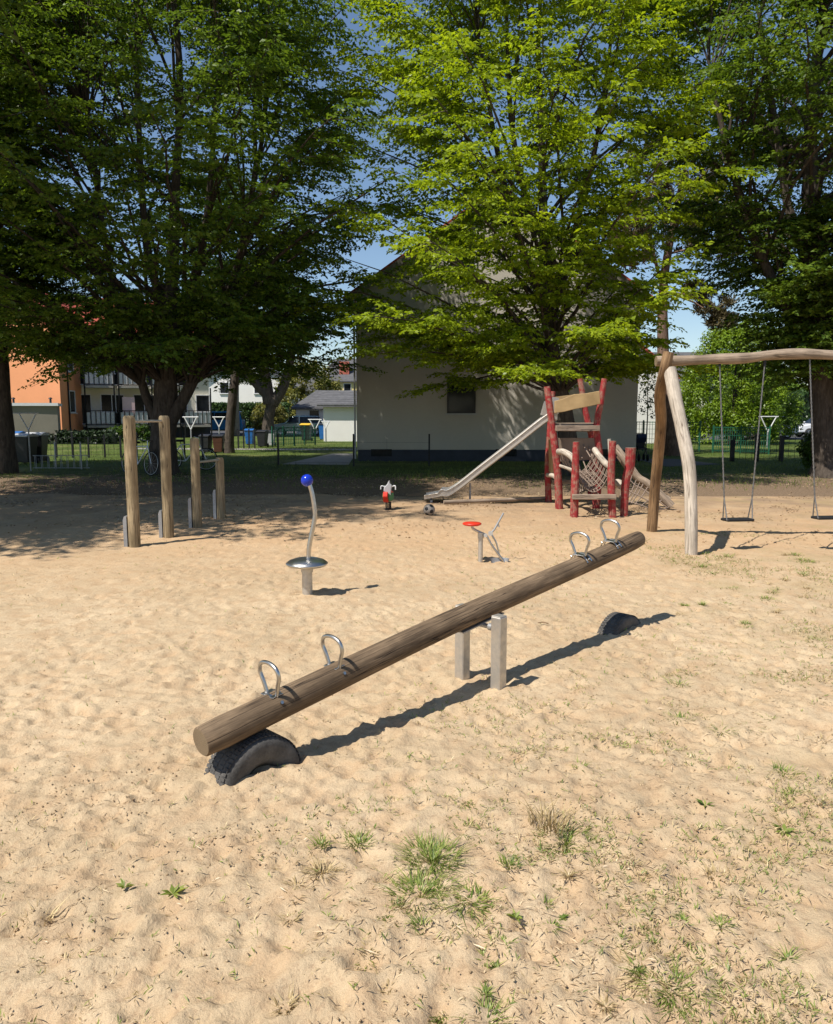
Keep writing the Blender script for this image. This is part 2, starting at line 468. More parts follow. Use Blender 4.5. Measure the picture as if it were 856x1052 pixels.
XX, YY = np.meshgrid(gx, gy)
Z = .05*vnoise(XX, YY, .45, 1)+.022*vnoise(XX, YY, 1.7, 2)+.012*vnoise(XX, YY, 4.3, 3)+.011*vnoise(XX, YY, 9.7, 4)+.010*vnoise(XX, YY, 19, 5)+.008*vnoise(XX, YY, 31, 6)
Z *= .55+1.1*np.clip(.5+1.6*vnoise(XX, YY, .8, 91)+.8*vnoise(XX, YY, 2.3, 92), 0, 1)
for mx, my, mr, mh in ((-.95,3.62,.26,.035), (-.72,3.85,.2,.02), (1.70,6.35,.28,.03), (.55,4.86,.14,.02), (.29,5.1,.14,.02), (-1.04,7.3,.18,.02), (4.15,10.1,.8,-.07), (5.6,10.2,.8,-.07), (-.2,15.6,.8,-.03), (-4.0,10.3,.8,-.03)):
    Z += mh*np.exp(-((XX-mx)**2+(YY-my)**2)/mr**2)
r_ = np.random.default_rng(11)
for i in range(7500):
    cy = 1.8+r_.random()**1.4*13; cx = (r_.random()-.5)*2*(.62*cy+1)
    a = r_.random()*PI; L = .035+.09*r_.random()**2; W = .025+.03*r_.random(); d = .005+.013*r_.random()
    i0, i1 = np.searchsorted(gx, [cx-.3, cx+.3]); j0, j1 = np.searchsorted(gy, [cy-.3, cy+.3])
    X = XX[j0:j1, i0:i1]-cx; Y = YY[j0:j1, i0:i1]-cy
    u = (X*math.cos(a)+Y*math.sin(a))/L; v = (-X*math.sin(a)+Y*math.cos(a))/W
    q = u*u+v*v
    Z[j0:j1, i0:i1] += d*(-np.exp(-q*q*1.0)+.5*np.exp(-(np.sqrt(q)-1.45)**2*7))
# worked, lumpy sand at lower left
Z *= .72+.28*np.clip((YY-2.5)/2, 0, 1)
Z += .013*np.clip(1.3-(YY-2.0)/2.6, 0, 1)*(vnoise(XX, YY, 27, 71)+.7*vnoise(XX, YY, 40, 72))*(.4+1.6*np.clip(.5+2*vnoise(XX, YY, 2.1, 73), 0, 1))
wl = np.exp(-(((XX+1.1)/.9)**2+((YY-3.2)/.8)**2))
Z += wl*.02*vnoise(XX, YY, 33, 8)
Z *= 1-.25*np.clip((YY-3.5)/5, 0, 1)
edge = 16.9+1.6*vnoise(XX, YY, .35, 21)+.8*vnoise(XX, YY, 1.4, 22)
fall = np.clip((YY-edge+.8)/1.6, 0, 1); Z = Z*(1-fall*.6)-.12*fall*fall*(3-2*fall)
Z -= .02
def sandz(x, y):
    i = min(max(np.searchsorted(gx, x), 0), len(gx)-1); j = min(max(np.searchsorted(gy, y), 0), len(gy)-1)
    return float(Z[j, i])
nx, ny = len(gx), len(gy)
V = np.stack([XX.ravel(), YY.ravel(), Z.ravel()], 1)
I = np.arange(nx*ny).reshape(ny, nx)
Q = np.stack([I[:-1,:-1].ravel(), I[:-1,1:].ravel(), I[1:,1:].ravel(), I[1:,:-1].ravel()], 1)
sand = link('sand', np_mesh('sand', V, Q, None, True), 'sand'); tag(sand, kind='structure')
lx = np.array([-600,-120,-60,-40,-25,-15,-8,0,8,15,25,40,60,120,600.]); ly = np.array([-60,-10,0,8,14,16.6,18.6,20,24,28,34,45,60,90,150,300,900.])
LX, LY = np.meshgrid(lx, ly); LZ = np.where(LY < 17, -.22, np.where(LY < 19, -.05, 0.))
I = np.arange(LX.size).reshape(LX.shape)
lawn = link('ground', np_mesh('ground', np.stack([LX.ravel(), LY.ravel(), LZ.ravel()], 1), np.stack([I[:-1,:-1].ravel(), I[:-1,1:].ravel(), I[1:,1:].ravel(), I[1:,:-1].ravel()], 1), None, True), 'lawn')
tag(lawn, kind='structure')
def strip(name, pts, mat, z=.006, t=.05):
    mb = MB(); mb.prism([Vector((p[0], p[1], z-t)) for p in pts], (0,0,t))
    o = mb.build(name, mat); tag(o, kind='structure'); return o
# paths and the far street
a, b, c, d = G(292, 479), G(362, 479.5), G(372, 466), G(352, 464)
strip('path', [(-4.6,26.6), (-2.3,26.3), (-2.6,33.5), (-3.6,33.6)], 'concrete', .008)
strip('pavement', [(-2.6,36.5), (-2.6,37.8), (-14,38.8), (-14,37.6)], 'concrete', .008)
strip('driveway', [(8.2,25.4), (8.2,29.6), (9.8,29.6), (10.4,26.6)], 'asphalt', .008)
strip('road', [(-60,58.8), (40,58.8), (60,60), (60,52), (16,54), (2,71), (40,78), (-60,78)][:2]+[(40,76), (-60,76)], 'asphalt', .008)
strip('parking_apron', [(14,51), (60,51), (60,58), (14,58)], 'asphalt', .012)

# ------------------------------------------------------------ foliage
def leaf_geo(c, d, n, L, W):
    d = d/np.linalg.norm(d, axis=1, keepdims=True)
    s = np.cross(d, n); s /= np.linalg.norm(s, axis=1, keepdims=True)+1e-9
    n2 = np.cross(s, d); k = len(c)
    L = L[:,None]; W = W[:,None]
    v0 = c; v1 = c+d*L*.5+s*W*.5+n2*L*.06; v2 = c+d*L-n2*L*.12; v3 = c+d*L*.5-s*W*.5+n2*L*.06
    V = np.stack([v0, v1, v2, v3], 1).reshape(-1, 3)
    Q = np.arange(4*k).reshape(-1, 4)
    return V, Q
def twig_leaves(p0, d, ln, nl, r, size=.12, droop=.25, nj=.55):
    """leaves in two rows along each twig: fully vectorised"""
    m = len(p0)
    s = (np.arange(nl)+.5)/nl
    c = p0[:,None,:]+d[:,None,:]*(ln[:,None,None]*s[None,:,None])
    c[:,:,2] -= (ln[:,None]*s[None,:])**2*.35
    c = c.reshape(-1, 3)+r.normal(0, .018, (m*nl, 3))
    sd = np.cross(d, np.array([0,0,1.])); sd /= np.linalg.norm(sd, axis=1, keepdims=True)+1e-9
    sg = np.where(np.arange(nl) % 2, 1., -1.)
    ld = (d[:,None,:]*.7+sd[:,None,:]*sg[None,:,None]).reshape(-1, 3)
    ld[:,2] -= droop; ld += r.normal(0, .28, ld.shape)
    nn = np.tile(np.array([0,0,1.]), (m*nl, 1))+r.normal(0, nj, (m*nl, 3))
    L = size*r.uniform(.65, 1.2, m*nl); W = L*r.uniform(.5, .62, m*nl)
    V, Q = leaf_geo(c, ld, nn, L, W)
    tv = np.repeat(r.uniform(0, 1, m), nl)*.5+r.uniform(0, 1, m*nl)*.5
    return V, Q, np.repeat(tv, 4)
def bez(a, b, c, t):
    return a*(1-t)**2+b*2*t*(1-t)+c*t*t
def along(path, z):
    """point on a list of (x,y,z,r) at height z"""
    for q, w in zip(path, path[1:]):
        if z <= w[2]:
            t = (z-q[2])/max(1e-6, w[2]-q[2]); t = min(max(t, 0), 1)
            return np.array([q[i]+(w[i]-q[i])*t for i in range(4)])
    return np.array(path[-1], dtype=float)
def make_tree(name, label, stems, crown, mat, barkm, seed, nprim=80, nsec=11, ntw=8, nl=12, leaf=.12, group=None, zcut=None, cat='tree', asc=.6, shape=1.0, sect=None, bare_in=.3, twl=(.28,.5), zpow=1.15, low=.45, lpow=2.2, ktop=.2):
    """stems: list of paths [(x,y,z,r)...]; crown: (cx,cy,zlow,zmid,zhigh,rmax)"""
    r = np.random.default_rng(seed); rr = random.Random(seed)
    cx, cy, zl, zm, zh, rm = crown
    base = stems[0][0]
    root = thing(name, label, cat, (base[0], base[1], 0), group)
    tb = MB()
    for si, st in enumerate(stems):
        pts = interp([Vector(q[:3]) for q in st], 5)
        rad = [];
        for i in range(len(pts)):
            k = i/5; a = int(min(k, len(st)-2)); t = k-a
            rad.append(st[a][3]*(1-t)+st[a+1][3]*t)
        if si == 0:
            tb.tube(pts, rad, 18, True, jitter=.05, seed=seed)
        else: tb.tube(pts, rad, 10, True, jitter=.03, seed=seed+si)
    P0, D0, L0 = [], [], []
    for i in range(nprim):
        u = (i+.5)/nprim
        # ends spread through the envelope height, denser in the middle
        ze = zl+(zh-zl)*(u**zpow) + rr.uniform(-.5, .5)
        az = i*2.39996+rr.uniform(-.35, .35)
        if ze < zm: q = (zm-ze)/(zm-zl+1e-6); R0 = rm*max(.25, 1-q**lpow*low)
        else: q = min(1,(ze-zm)/(zh-zm)); R0 = rm*max(.04, (1-q**1.8)**(.75*shape))
        rad_e = R0*rr.uniform(.72, 1.08)
        if i % 4 == 3: rad_e *= .6
        end = np.array([cx+rad_e*math.cos(az), cy+rad_e*math.sin(az), ze])
        z0 = max(zl*.8, ze-rad_e*asc-rr.uniform(0, .8))
        # choose the stem closest to the end
        best = min(range(len(stems)), key=lambda k: np.hypot(*(along(stems[k], z0)[:2]-end[:2]))+rr.uniform(0, 2))
        if stems[best][0][2] > z0+.1: best = 0
        st = along(stems[best], z0); z0 = st[2]; p0 = st[:3]
        out = np.array([math.cos(az), math.sin(az), 0])
        ctl = p0+(end-p0)*.45+np.array([0,0,1])*(.22*rad_e)
        if rad_e < .3: continue
        tt = np.linspace(0, 1, 7)
        pp = [bez(p0, ctl, end, t) for t in tt]
        r0 = min(st[3]*.5, .014+.009*rad_e)
        tb.tube([pp[0]]+[q+np.array([rr.uniform(-1,1),rr.uniform(-1,1),rr.uniform(-1,1)])*.05*rad_e/3 for q in pp[1:]], [r0*(1-.82*t) for t in tt], 5, False)
        for j in range(nsec):
            s = bare_in+(1-bare_in)*(j+rr.random())/nsec
            p = bez(p0, ctl, end, s); tg = bez(p0, ctl, end, min(1, s+.02))-bez(p0, ctl, end, s-.02)
            h = math.atan2(tg[1], tg[0])+(1 if j % 2 else -1)*rr.uniform(.35, 1.3)
            if j == nsec-1: h = math.atan2(tg[1], tg[0])
            ln = (.35+.5*(1-s))*rm*.28*rr.uniform(.7, 1.3)+.25
            dd = np.array([math.cos(h), math.sin(h), rr.uniform(-.28, .38)])
            if sect is None: nt_ = ntw
            e = p+dd*ln+np.array([0,0,-.1*ln*ln])
            if ln > .5 and (i+j) % 2 == 0: tb.tube([p, (p+e)/2+np.array([0,0,.03]), e], [.011, .008, .004], 3, False)
            for k in range(ntw):
                f = (k+.6)/ntw; q = p+dd*ln*f+np.array([0,0,-.1*(ln*f)**2])
                hh = h+(1 if k % 2 else -1)*rr.uniform(.55, 1.1)
                if k == ntw-1: hh = h
                P0.append(q); D0.append((math.cos(hh), math.sin(hh), rr.uniform(-.4, .25))); L0.append(rr.uniform(*twl))
    P0 = np.array(P0); D0 = np.array(D0); L0 = np.array(L0)
    if zcut is not None:   # the part of the crown above the picture keeps fewer, larger leaves
        hi = P0[:,2] > zcut; keep = (~hi) | (r.random(len(P0)) < ktop)
        hi = hi[keep]; P0, D0, L0 = P0[keep], D0[keep], L0[keep]
        A = twig_leaves(P0[~hi], D0[~hi], L0[~hi], nl, r, leaf); B = twig_leaves(P0[hi], D0[hi], L0[hi]*1.3, nl, r, leaf*1.4)
        Vv = np.concatenate([A[0], B[0]]); Qq = np.concatenate([A[1], B[1]+len(A[0])]); vv = np.concatenate([A[2], B[2]])
    else: Vv, Qq, vv = twig_leaves(P0, D0, L0, nl, r, leaf)
    tb.build('trunk', barkm, root)
    link('crown', np_mesh('crown', Vv, Qq, vv), mat, root)
    return root
def blob_leaves(centers, radii, n, r, size, flat=1.0):
    """leaf shells round many clump centres"""
    k = len(centers); idx = r.integers(0, k, n)
    dv = r.normal(0, 1, (n, 3)); dv /= np.linalg.norm(dv, axis=1, keepdims=True)
    rad = radii[idx]*(r.random(n)**.35)
    c = centers[idx]+dv*rad[:,None]*np.array([1,1,flat])
    nn = dv*.8+np.array([0,0,.7])+r.normal(0, .4, (n,3)); ld = np.cross(nn, r.normal(0, 1, (n,3)))+np.array([0,0,-.3])
    L = size*r.uniform(.6, 1.2, n); V, Q = leaf_geo(c, ld, nn, L, L*.6)
    cv = r.uniform(0, 1, k)[idx]*.5+r.uniform(0, 1, n)*.5
    return V, Q, np.repeat(cv, 4)

tl = G(168, 487)
def stem(pts, D, px_w):
    """pixel path at depth D -> world path with radius"""
    out = []
    for (x, y), w in zip(pts, px_w):
        p = P(x, y, D); out.append((p.x, p.y, p.z, w/F*D/2))
    return out
D = tl.y
st0 = [(tl.x, D, -.15, .56), (tl.x, D, .3, .42)]+stem([(168,450), (170,410), (172,360), (176,300), (180,200), (184,60)], D, [25,23,19,14,9,6])+[(-6.9, D, 17, .05)]
st1 = [(tl.x-.1, D, 1.5, .17), (tl.x-.4, D+.1, 2.1, .13)]+stem([(142,380), (130,340), (110,260), (90,120)], D, [8,7,6,4])
st2 = [(tl.x+.1, D, 1.3, .22), (tl.x+.6, D-.1, 2.0, .17)]+stem([(203,382), (222,340), (245,270), (270,140)], D, [11,9,7,4])
st3 = [(tl.x+.1, D, 3.4, .16)]+stem([(188,325), (203,280), (215,200), (225,60)], D-.3, [10,8,6,4])
st4 = [(tl.x-.1, D, 3.8, .15)]+stem([(163,305), (152,260), (145,180), (140,60)], D+.3, [9,8,6,4])
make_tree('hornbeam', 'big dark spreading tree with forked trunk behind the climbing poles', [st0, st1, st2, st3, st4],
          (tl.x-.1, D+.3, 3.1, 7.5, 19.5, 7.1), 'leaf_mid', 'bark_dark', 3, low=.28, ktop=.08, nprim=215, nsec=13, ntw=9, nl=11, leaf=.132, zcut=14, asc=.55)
tc = Vector((4.35, 22.0, 0)); D = 22.0
c0 = [(tc.x, D, -.1, .36), (tc.x-.02, D, .4, .27)]+stem([(581,430), (573,390), (566,350), (562,300), (558,210), (556,120), (554,20)], D, [17,16,14,12,9,6,4])+[(3.6, D, 17, .03)]
c1 = [(tc.x-.5, D, 4.2, .13)]+stem([(535,250), (510,150), (492,40)], D, [7,5,3])
c2 = [(tc.x-.45, D, 4.8, .12)]+stem([(590,240), (612,150), (628,40)], D+.2, [6,5,3])
c3 = [(tc.x-.5, D, 5.6, .1)]+stem([(540,200), (525,120), (520,0)], D-.2, [6,5,3])
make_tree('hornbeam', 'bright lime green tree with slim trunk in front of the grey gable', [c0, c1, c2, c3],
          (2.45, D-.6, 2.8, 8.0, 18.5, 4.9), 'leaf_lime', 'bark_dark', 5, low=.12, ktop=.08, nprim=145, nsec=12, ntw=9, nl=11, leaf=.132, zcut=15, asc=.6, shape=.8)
D = 21.3; tr = G(848, 490)
r0 = [(tr.x, D, -.1, .5), (tr.x, D, .4, .4)]+stem([(846,430), (842,350), (838,250), (835,100)], D, [24,22,17,11])+[(10.9, D, 18, .05)]
r1 = [(tr.x-.1, D, 3.0, .2)]+stem([(800,300), (760,200), (730,80)], D-.2, [10,7,4])
r2 = [(tr.x-.1, D, 4.6, .2)]+stem([(815,230), (800,150), (780,20)], D+.3, [9,7,4])
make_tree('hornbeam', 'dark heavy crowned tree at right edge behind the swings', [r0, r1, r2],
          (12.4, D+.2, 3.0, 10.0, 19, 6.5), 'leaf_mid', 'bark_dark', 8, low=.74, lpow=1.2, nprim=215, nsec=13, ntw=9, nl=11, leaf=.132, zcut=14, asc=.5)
D = 22.6
f0 = [(-12.1, D, -.1, .5), (-12.05, D, .5, .4), (-12.0, D, 3, .33), (-12.0, D+.1, 8, .22), (-11.8, D, 17, .05)]
make_tree('hornbeam', 'dark trunked tree at left edge beside the blue bin', [f0],
          (-13.8, D, 5.6, 9, 18, 5.2), 'leaf_mid', 'bark_dark', 12, nprim=120, nsec=11, ntw=9, nl=10, leaf=.15, zcut=14)
o0 = [(-11.9, 10.6, -.1, .45), (-11.9, 10.6, 3, .33), (-11.8, 10.8, 9, .2), (-11.6, 11, 18, .05)]
make_tree('hornbeam', 'tree just outside the left edge whose shade falls across the sand', [o0],
          (-11.6, 11.3, 6.2, 11, 20, 6.0), 'leaf_mid', 'bark_dark', 14, nprim=112, nsec=11, ntw=8, nl=9, leaf=.17)
# thin dark trunk tree, forked tree, pale trunk tree in the left background
D = 34.0
t0 = [(-8.15, D, -.1, .27), (-8.15, D, .5, .21)]+stem([(238,420), (243,370), (247,320), (250,250)], D, [9,8,7,5])
make_tree('slender_tree', 'slender dark trunked tree between big forked tree and dustbins', [t0], (-7.6, D, 5.5, 8, 12.5, 3.6), 'leaf_deep', 'bark_dark', 21, nprim=42, nsec=8, ntw=8, nl=9, leaf=.16)
D = 56.5
g0 = [(-10.7, D, -.1, .48)]+stem([(276,430), (278,412)], D, [11,11])+stem([(262,392), (248,372), (240,340)], D, [9,8,5])
g1 = stem([(277,415), (273,390), (270,360), (272,320)], D, [13,11,9,6])
g2 = stem([(280,415), (292,395), (300,360), (302,330)], D, [12,10,8,5])
make_tree('forked_tree', 'grey tree forking low into three limbs beside the parked green car', [g0, g1, g2], (-10.6, D, 6.3, 8.5, 12.8, 4.0), 'leaf_deep', 'bark_dark', 24, nprim=60, nsec=9, ntw=8, nl=9, leaf=.2)
g3 = [(-14, 60.5, -.1, .33), (-13.9, 60.5, 3, .26), (-13.7, 60.5, 8, .1)]
make_tree('pale_tree', 'pale barked tree standing in front of the clipped hedge', [g3], (-13.7, 60.5, 4.6, 6.5, 10, 2.6), 'leaf_mid', 'bark_pale', 26, nprim=34, nsec=7, ntw=7, nl=8, leaf=.2)
# pine
def pine():
    D = 32.0; r = np.random.default_rng(31); rr = random.Random(31)
    root = thing('pine_tree', 'tall pine with pinkish trunk and brownish needle clumps behind swing frame', 'tree', (10.3, D, 0))
    tb = MB()
    main = stem([(691,465), (688,430), (684,390), (681,350), (682,290), (690,240), (700,190)], D, [19,16,13,11,9,7,5])
    main = [(main[0][0], D, -.1, .42)]+main
    pts = interp([q[:3] for q in main], 4); rad = np.interp(np.arange(len(pts))/4, range(len(main)), [q[3] for q in main])
    tb.tube(pts, list(rad), 12, True, jitter=.04, seed=2)
    s2 = stem([(682,300), (672,262), (665,225), (655,190)], D, [6,5,4,3]); tb.tube(interp([q[:3] for q in s2], 4), .07, 8, False)
    cl = []
    def cz(px, py, dy, rad):
        p = P(px, py, D+dy); cl.append((p.x, p.y, p.z, rad)); return p
    for (px, py, dy, rad, sx, sy) in [(735,315,0,.75,686,300), (720,298,.6,.6,687,290), (742,330,-.3,.45,686,300), (700,245,0,.9,690,250), (725,235,.5,1.0,692,240), (690,215,-.5,1.0,694,215),
              (655,235,0,.9,670,255), (640,222,.6,.9,668,240), (715,205,0,1.1,696,215), (670,200,.5,.9,680,225), (745,255,.4,.7,690,260), (650,262,-.2,.7,673,270), (735,215,-.5,.9,695,220),
              (640,245,.2,.6,670,262), (760,225,0,.8,692,240), (700,175,0,1.2,698,200), (670,165,.4,1.1,690,200), (730,178,.3,1.1,698,200)]:
        p = cz(px, py, dy, rad); q = P(sx, sy, D)
        tb.tube([q, (p+q)/2+Vector((0,0,.15)), p], [.05,.035,.015], 6, False)
    tb.build('trunk', 'bark_pine', root)
    C = []; 
    for x, y, z, rd in cl:
        for k in range(26):
            d = r.normal(0, 1, 3); d /= np.linalg.norm(d); C.append((x+d[0]*rd, y+d[1]*rd, z+d[2]*rd*.5))
    C = np.array(C); n = 60; c = np.repeat(C, n, 0)+r.normal(0,.05,(len(C)*n,3))
    d = r.normal(0, 1, (len(c), 3)); d[:,2] += .5; d /= np.linalg.norm(d, axis=1, keepdims=True)
    L = r.uniform(.14, .3, len(c)); nn = r.normal(0, 1, (len(c), 3))
    Vv, Qq = leaf_geo(c, d, nn, L, L*.2)
    link('crown', np_mesh('crown', Vv, Qq, np.repeat(np.repeat(r.random(len(C)), n)*.6+r.random(len(c))*.4, 4)), 'needles', root)
pine()
# rounded leafy bush-tree behind swings
def bush(name, label, cx, cy, rx, ry, h, mat, n, size, seed, zb=.2, cat='bush', ncl=140, trunk=True, group=None):
    r = np.random.default_rng(seed)
    root = thing(name, label, cat, (cx, cy, 0), group)
    th = r.uniform(0, 2*PI, ncl); ph = np.arccos(r.uniform(-.55, 1, ncl)); q = r.uniform(.75, .98, ncl)
    cen = np.stack([cx+rx*q*np.sin(ph)*np.cos(th), cy+ry*q*np.sin(ph)*np.sin(th), zb+(h-zb)*.36+(h-zb)*.6*q*np.cos(ph)], 1)
    cen[:,2] = np.maximum(cen[:,2], zb+.2)
    rad = r.uniform(.12, .25, ncl)*min(rx, h/2)
    Vv, Qq, vv = blob_leaves(cen, rad, n, r, size)
    tb = MB()
    for k in range(7):
        a = k*.9; e = cen[(k*17) % ncl]
        tb.tube([(cx+.1*math.cos(a), cy+.1*math.sin(a), -.05), ((cx+e[0])/2, (cy+e[1])/2, e[2]*.6), tuple(e)], [.09*h/6,.06*h/6,.015], 6, False)
    tb.build('trunk', 'bark_dark', root)
    link('crown', np_mesh('crown', Vv, Qq, vv), mat, root); return root
bush('leafy_bush', 'big round bright green bush behind the swing ropes', 17.7, 44.0, 2.75, 2.4, 7.3, 'leaf_bush', 38000, .15, 41, 0, ncl=240)
bush('leafy_bush', 'darker green bush right of the big round bush by the street', 22.6, 52, 2.8, 2, 5.2, 'leaf_mid', 14000, .2, 42, 0)
bush('leafy_bush', 'yellowish green tree left of the yellow house', -12.0, 88, 3.6, 3, 8.0, 'far_leaf', 12000, .3, 43, .5, 'tree')
bush('leafy_bush', 'small rust and green shrub beside the low garage with grey roof', -12.4, 66, 1.6, 1.3, 2.9, 'far_leaf', 6000, .18, 44, 0)
bush('leafy_bush', 'dark evergreen shrub growing behind the white car', 24.5, 64, 3.2, 2, 6.2, 'hedge_leaf', 12000, .22, 45, 0)
bush('leafy_bush', 'low tangled shrub at the foot of the right dark tree', 12.9, 23.5, 1.3, 1.0, 1.7, 'leaf_deep', 7000, .11, 46, 0)
bush('leafy_bush', 'dark low shrub growing along the wall of the balcony flats', -17.0, 46.5, 1.5, .7, 1.2, 'leaf_deep', 4000, .13, 47, 0)
def hedge(name, label, a, b, w, h, mat, n, size, seed, cat='hedge'):
    r = np.random.default_rng(seed); a = np.array(a); b = np.array(b)
    root = thing(name, label, cat, (a[0], a[1], 0))
    L = np.hypot(*(b-a)); u = (b-a)/L; s = np.array([-u[1], u[0]])
    t = r.random(n)*L; q = (r.random(n)-.5)*w; z = r.random(n)*h
    f = r.integers(0, 3, n); q = np.where(f == 0, -w/2+r.normal(0, .08, n), np.where(f == 1, w/2+r.normal(0, .08, n), q)); z = np.where(f == 2, h+r.normal(0, .07, n), z)
    c = np.stack([a[0]+u[0]*t+s[0]*q, a[1]+u[1]*t+s[1]*q, z], 1)
    nn = r.normal(0, .6, (n,3))+np.array([0,-.4,.6]); ld = r.normal(0, 1, (n,3))
    Ls = size*r.uniform(.6, 1.3, n); Vv, Qq = leaf_geo(c, ld, nn, Ls, Ls*.6)
    link('foliage', np_mesh('foliage', Vv, Qq, np.repeat(r.random(n), 4)), mat, root)
    mb = MB(); m = (a+b)/2; mb.box((m[0], m[1], h*.47), (L*.99, w*.75, h*.92), rotz(math.atan2(u[1], u[0]))); mb.build('stems', 'hedge_core', root)
leafmat('hedge_core', (.015,.03,.01), (.03,.05,.015), .0)
hedge('clipped_hedge', 'clipped dark green hedge in front of the white house', (-26, 77), (-12.5, 77), 1.4, 2.5, 'hedge_leaf', 16000, .24, 51)
hedge('clipped_hedge', 'low dark hedge under the balconies of the flats', (-23, 44.6), (-17, 44.0), .8, .6, 'hedge_core', 7000, .16, 52)
hedge('clipped_hedge', 'long dark hedge along the street at the right edge', (27, 66), (52, 62), 1.6, 3.4, 'hedge_leaf', 12000, .26, 53)
# distant wood along the horizon: one uncountable mass
def far_wood():
    r = np.random.default_rng(61); n = 60000
    a = r.uniform(-1.0, 1.0, n); X = a*130; Y = 165+r.random(n)*20
    top = 6.5+2.5*vnoise(X, Y*0, .05, 5)+3*vnoise(X, Y*0, .21, 6)
    z = top*r.random(n)**.6
    c = np.stack([X, Y, z], 1); nn = r.normal(0, .6, (n,3))+np.array([0,-.3,.8]); L = r.uniform(.6, 1.3, n)
    Vv, Qq = leaf_geo(c, r.normal(0, 1, (n,3)), nn, L, L*.7)
    o = link('distant_wood', np_mesh('distant_wood', Vv, Qq, np.repeat(r.random(n), 4)), 'leaf_mid')
    tag(o, 'hazy line of far trees along the horizon behind the houses', 'woodland', kind='stuff')
far_wood()
def sapling():
    p = Vector((9.55, 32.5, 0)); r = np.random.default_rng(71)
    root = thing('sapling', 'thin young sapling in front of the bright white gable wall', 'tree', p)
    tb = MB(); tb.tube([p+Vector((0,0,-.05)), p+Vector((.02,0,1.6)), p+Vector((-.03,0,3.6))], [.03,.025,.008], 6)
    C = []
    for k in range(16):
        z = 1.6+k*.13; a = k*2.4; e = p+Vector((.42*math.cos(a)*(1-k/26), .42*math.sin(a), z+.25)); tb.tube([p+Vector((0,0,z)), e], [.009,.004], 4, False)
        C.append(tuple(e)); C.append(tuple((e+p+Vector((0,0,z)))/2))
    tb.build('trunk', 'bark_pale', root)
    Vv, Qq, vv = blob_leaves(np.array(C), np.full(len(C), .2), 520, r, .11)
    link('crown', np_mesh('crown', Vv, Qq, vv), 'leaf_deep', root)
sapling()

# ------------------------------------------------------------ grass and litter
def blades(cx, cy, cz, n, rad, hgt, r, lean=.5, width=.004, seg=3):
    """curved tapering blades, returns V,Q,val"""
    a = r.uniform(0, 2*PI, n); q = rad*r.random(n)**.8*.6
    bx = cx+q*np.cos(a); by = cy+q*np.sin(a); h = hgt*r.uniform(.5, 1.15, n); az = a+r.normal(0, .5, n)
    ln = lean*r.uniform(.3, 1.5, n)*h; w = width*r.uniform(.7, 1.3, n)
    sx, sy = -np.sin(az), np.cos(az)
    rows = []
    for k in range(seg+1):
        t = k/seg; ww = w*(1-t*.92)
        ox = np.cos(az)*ln*t**1.6; oy = np.sin(az)*ln*t**1.6; z = cz+h*(t-.28*lean*t*t)-.004
        rows.append(np.stack([np.stack([bx+ox-sx*ww, by+oy-sy*ww, z], 1), np.stack([bx+ox+sx*ww, by+oy+sy*ww, z], 1)], 1))
    V = np.stack(rows, 1).reshape(-1, 3)    # n,(seg+1),2,3
    base = (np.arange(n)*(seg+1)*2)[:,None]
    Q = np.concatenate([base+np.array([[2*k, 2*k+1, 2*k+3, 2*k+2]]) for k in range(seg)])
    return V, Q, np.repeat(r.random(n), (seg+1)*2)
def tuft(px, py, wpx, hpx, n, label, mat='grass_green', lean=.9, group=None, name='grass_tuft', seed=0, width=.0028, cat='grass tuft'):
    r = np.random.default_rng(1000+seed+int(px)*7); g = G(px, py); z = sandz(g.x, g.y)
    g = G(px, py, z); D = g.y/.95
    Vv, Qq, vv = blades(g.x, g.y, z, int(n*1.7), wpx/F*D*.75, hpx/F*D*.72, r, lean*1.25, width)
    o = link(name, np_mesh(name, Vv, Qq, vv), mat, None, (g.x, g.y, z)); tag(o, label, cat, group)
def weed(px, py, wpx, label, group=None, seed=0):
    """flat rosette of broad leaves"""
    r = np.random.default_rng(2000+seed+int(px)); g = G(px, py); z = sandz(g.x, g.y); g = G(px, py, z); D = g.y/.95
    R0 = wpx/F*D*.5; n = 13; a = np.arange(n)*2.4+r.normal(0, .45, n); el = r.uniform(.05, .9, n)
    d = np.stack([np.cos(a), np.sin(a), el], 1); c = np.tile(np.array([g.x, g.y, z+.004]), (n, 1))
    Vv, Qq = leaf_geo(c, d, np.tile(np.array([0,0,1.]), (n,1))+r.normal(0, .2, (n,3)), R0*r.uniform(.4, 1.1, n), R0*r.uniform(.14, .3, n))
    o = link('weed', np_mesh('weed', Vv, Qq, np.repeat(r.random(n), 4)), 'grass_green', None, (g.x, g.y, z)); tag(o, label, 'weed', group)
tuft(445,884,62,26,190,'large green grass tuft, upper of the two biggest tufts right of picture middle foreground')
tuft(432,922,58,30,210,'dense grass tuft just below the largest tuft, leaning right')
tuft(484,926,44,14,70,'flat sprawling grass tuft with long creeping blades right of the dense tuft', lean=1.8)
tuft(580,868,52,24,170,'tall fine green grass tuft below the seesaw posts')
tuft(565,848,50,34,60,'thin straw coloured seedhead tuft standing behind the fine green tuft','grass_dry', .6)
tuft(690,1020,62,22,120,'sprawling grass tuft near the bottom right of the sand', lean=1.3)
tuft(660,1000,60,22,50,'dry pale stalks lying left of the bottom right tuft','grass_dry', 1.6)
tuft(330,897,30,18,80,'short yellowish grass tuft left of the largest tuft', 'grass_dry', 1.0)
tuft(330,868,16,16,30,'small upright green sprout above the short yellowish tuft')
tuft(368,866,32,14,60,'small spreading green tuft between sprout and largest tuft')
tuft(478,822,34,12,50,'low green tuft up the sand above the largest tuft')
tuft(428,822,24,14,36,'low greyish tuft left of the low green tuft')
tuft(523,888,24,12,36,'little green tuft between the two largest tufts and the fine one')
tuft(572,908,24,12,30,'little green tuft below the fine tall tuft')
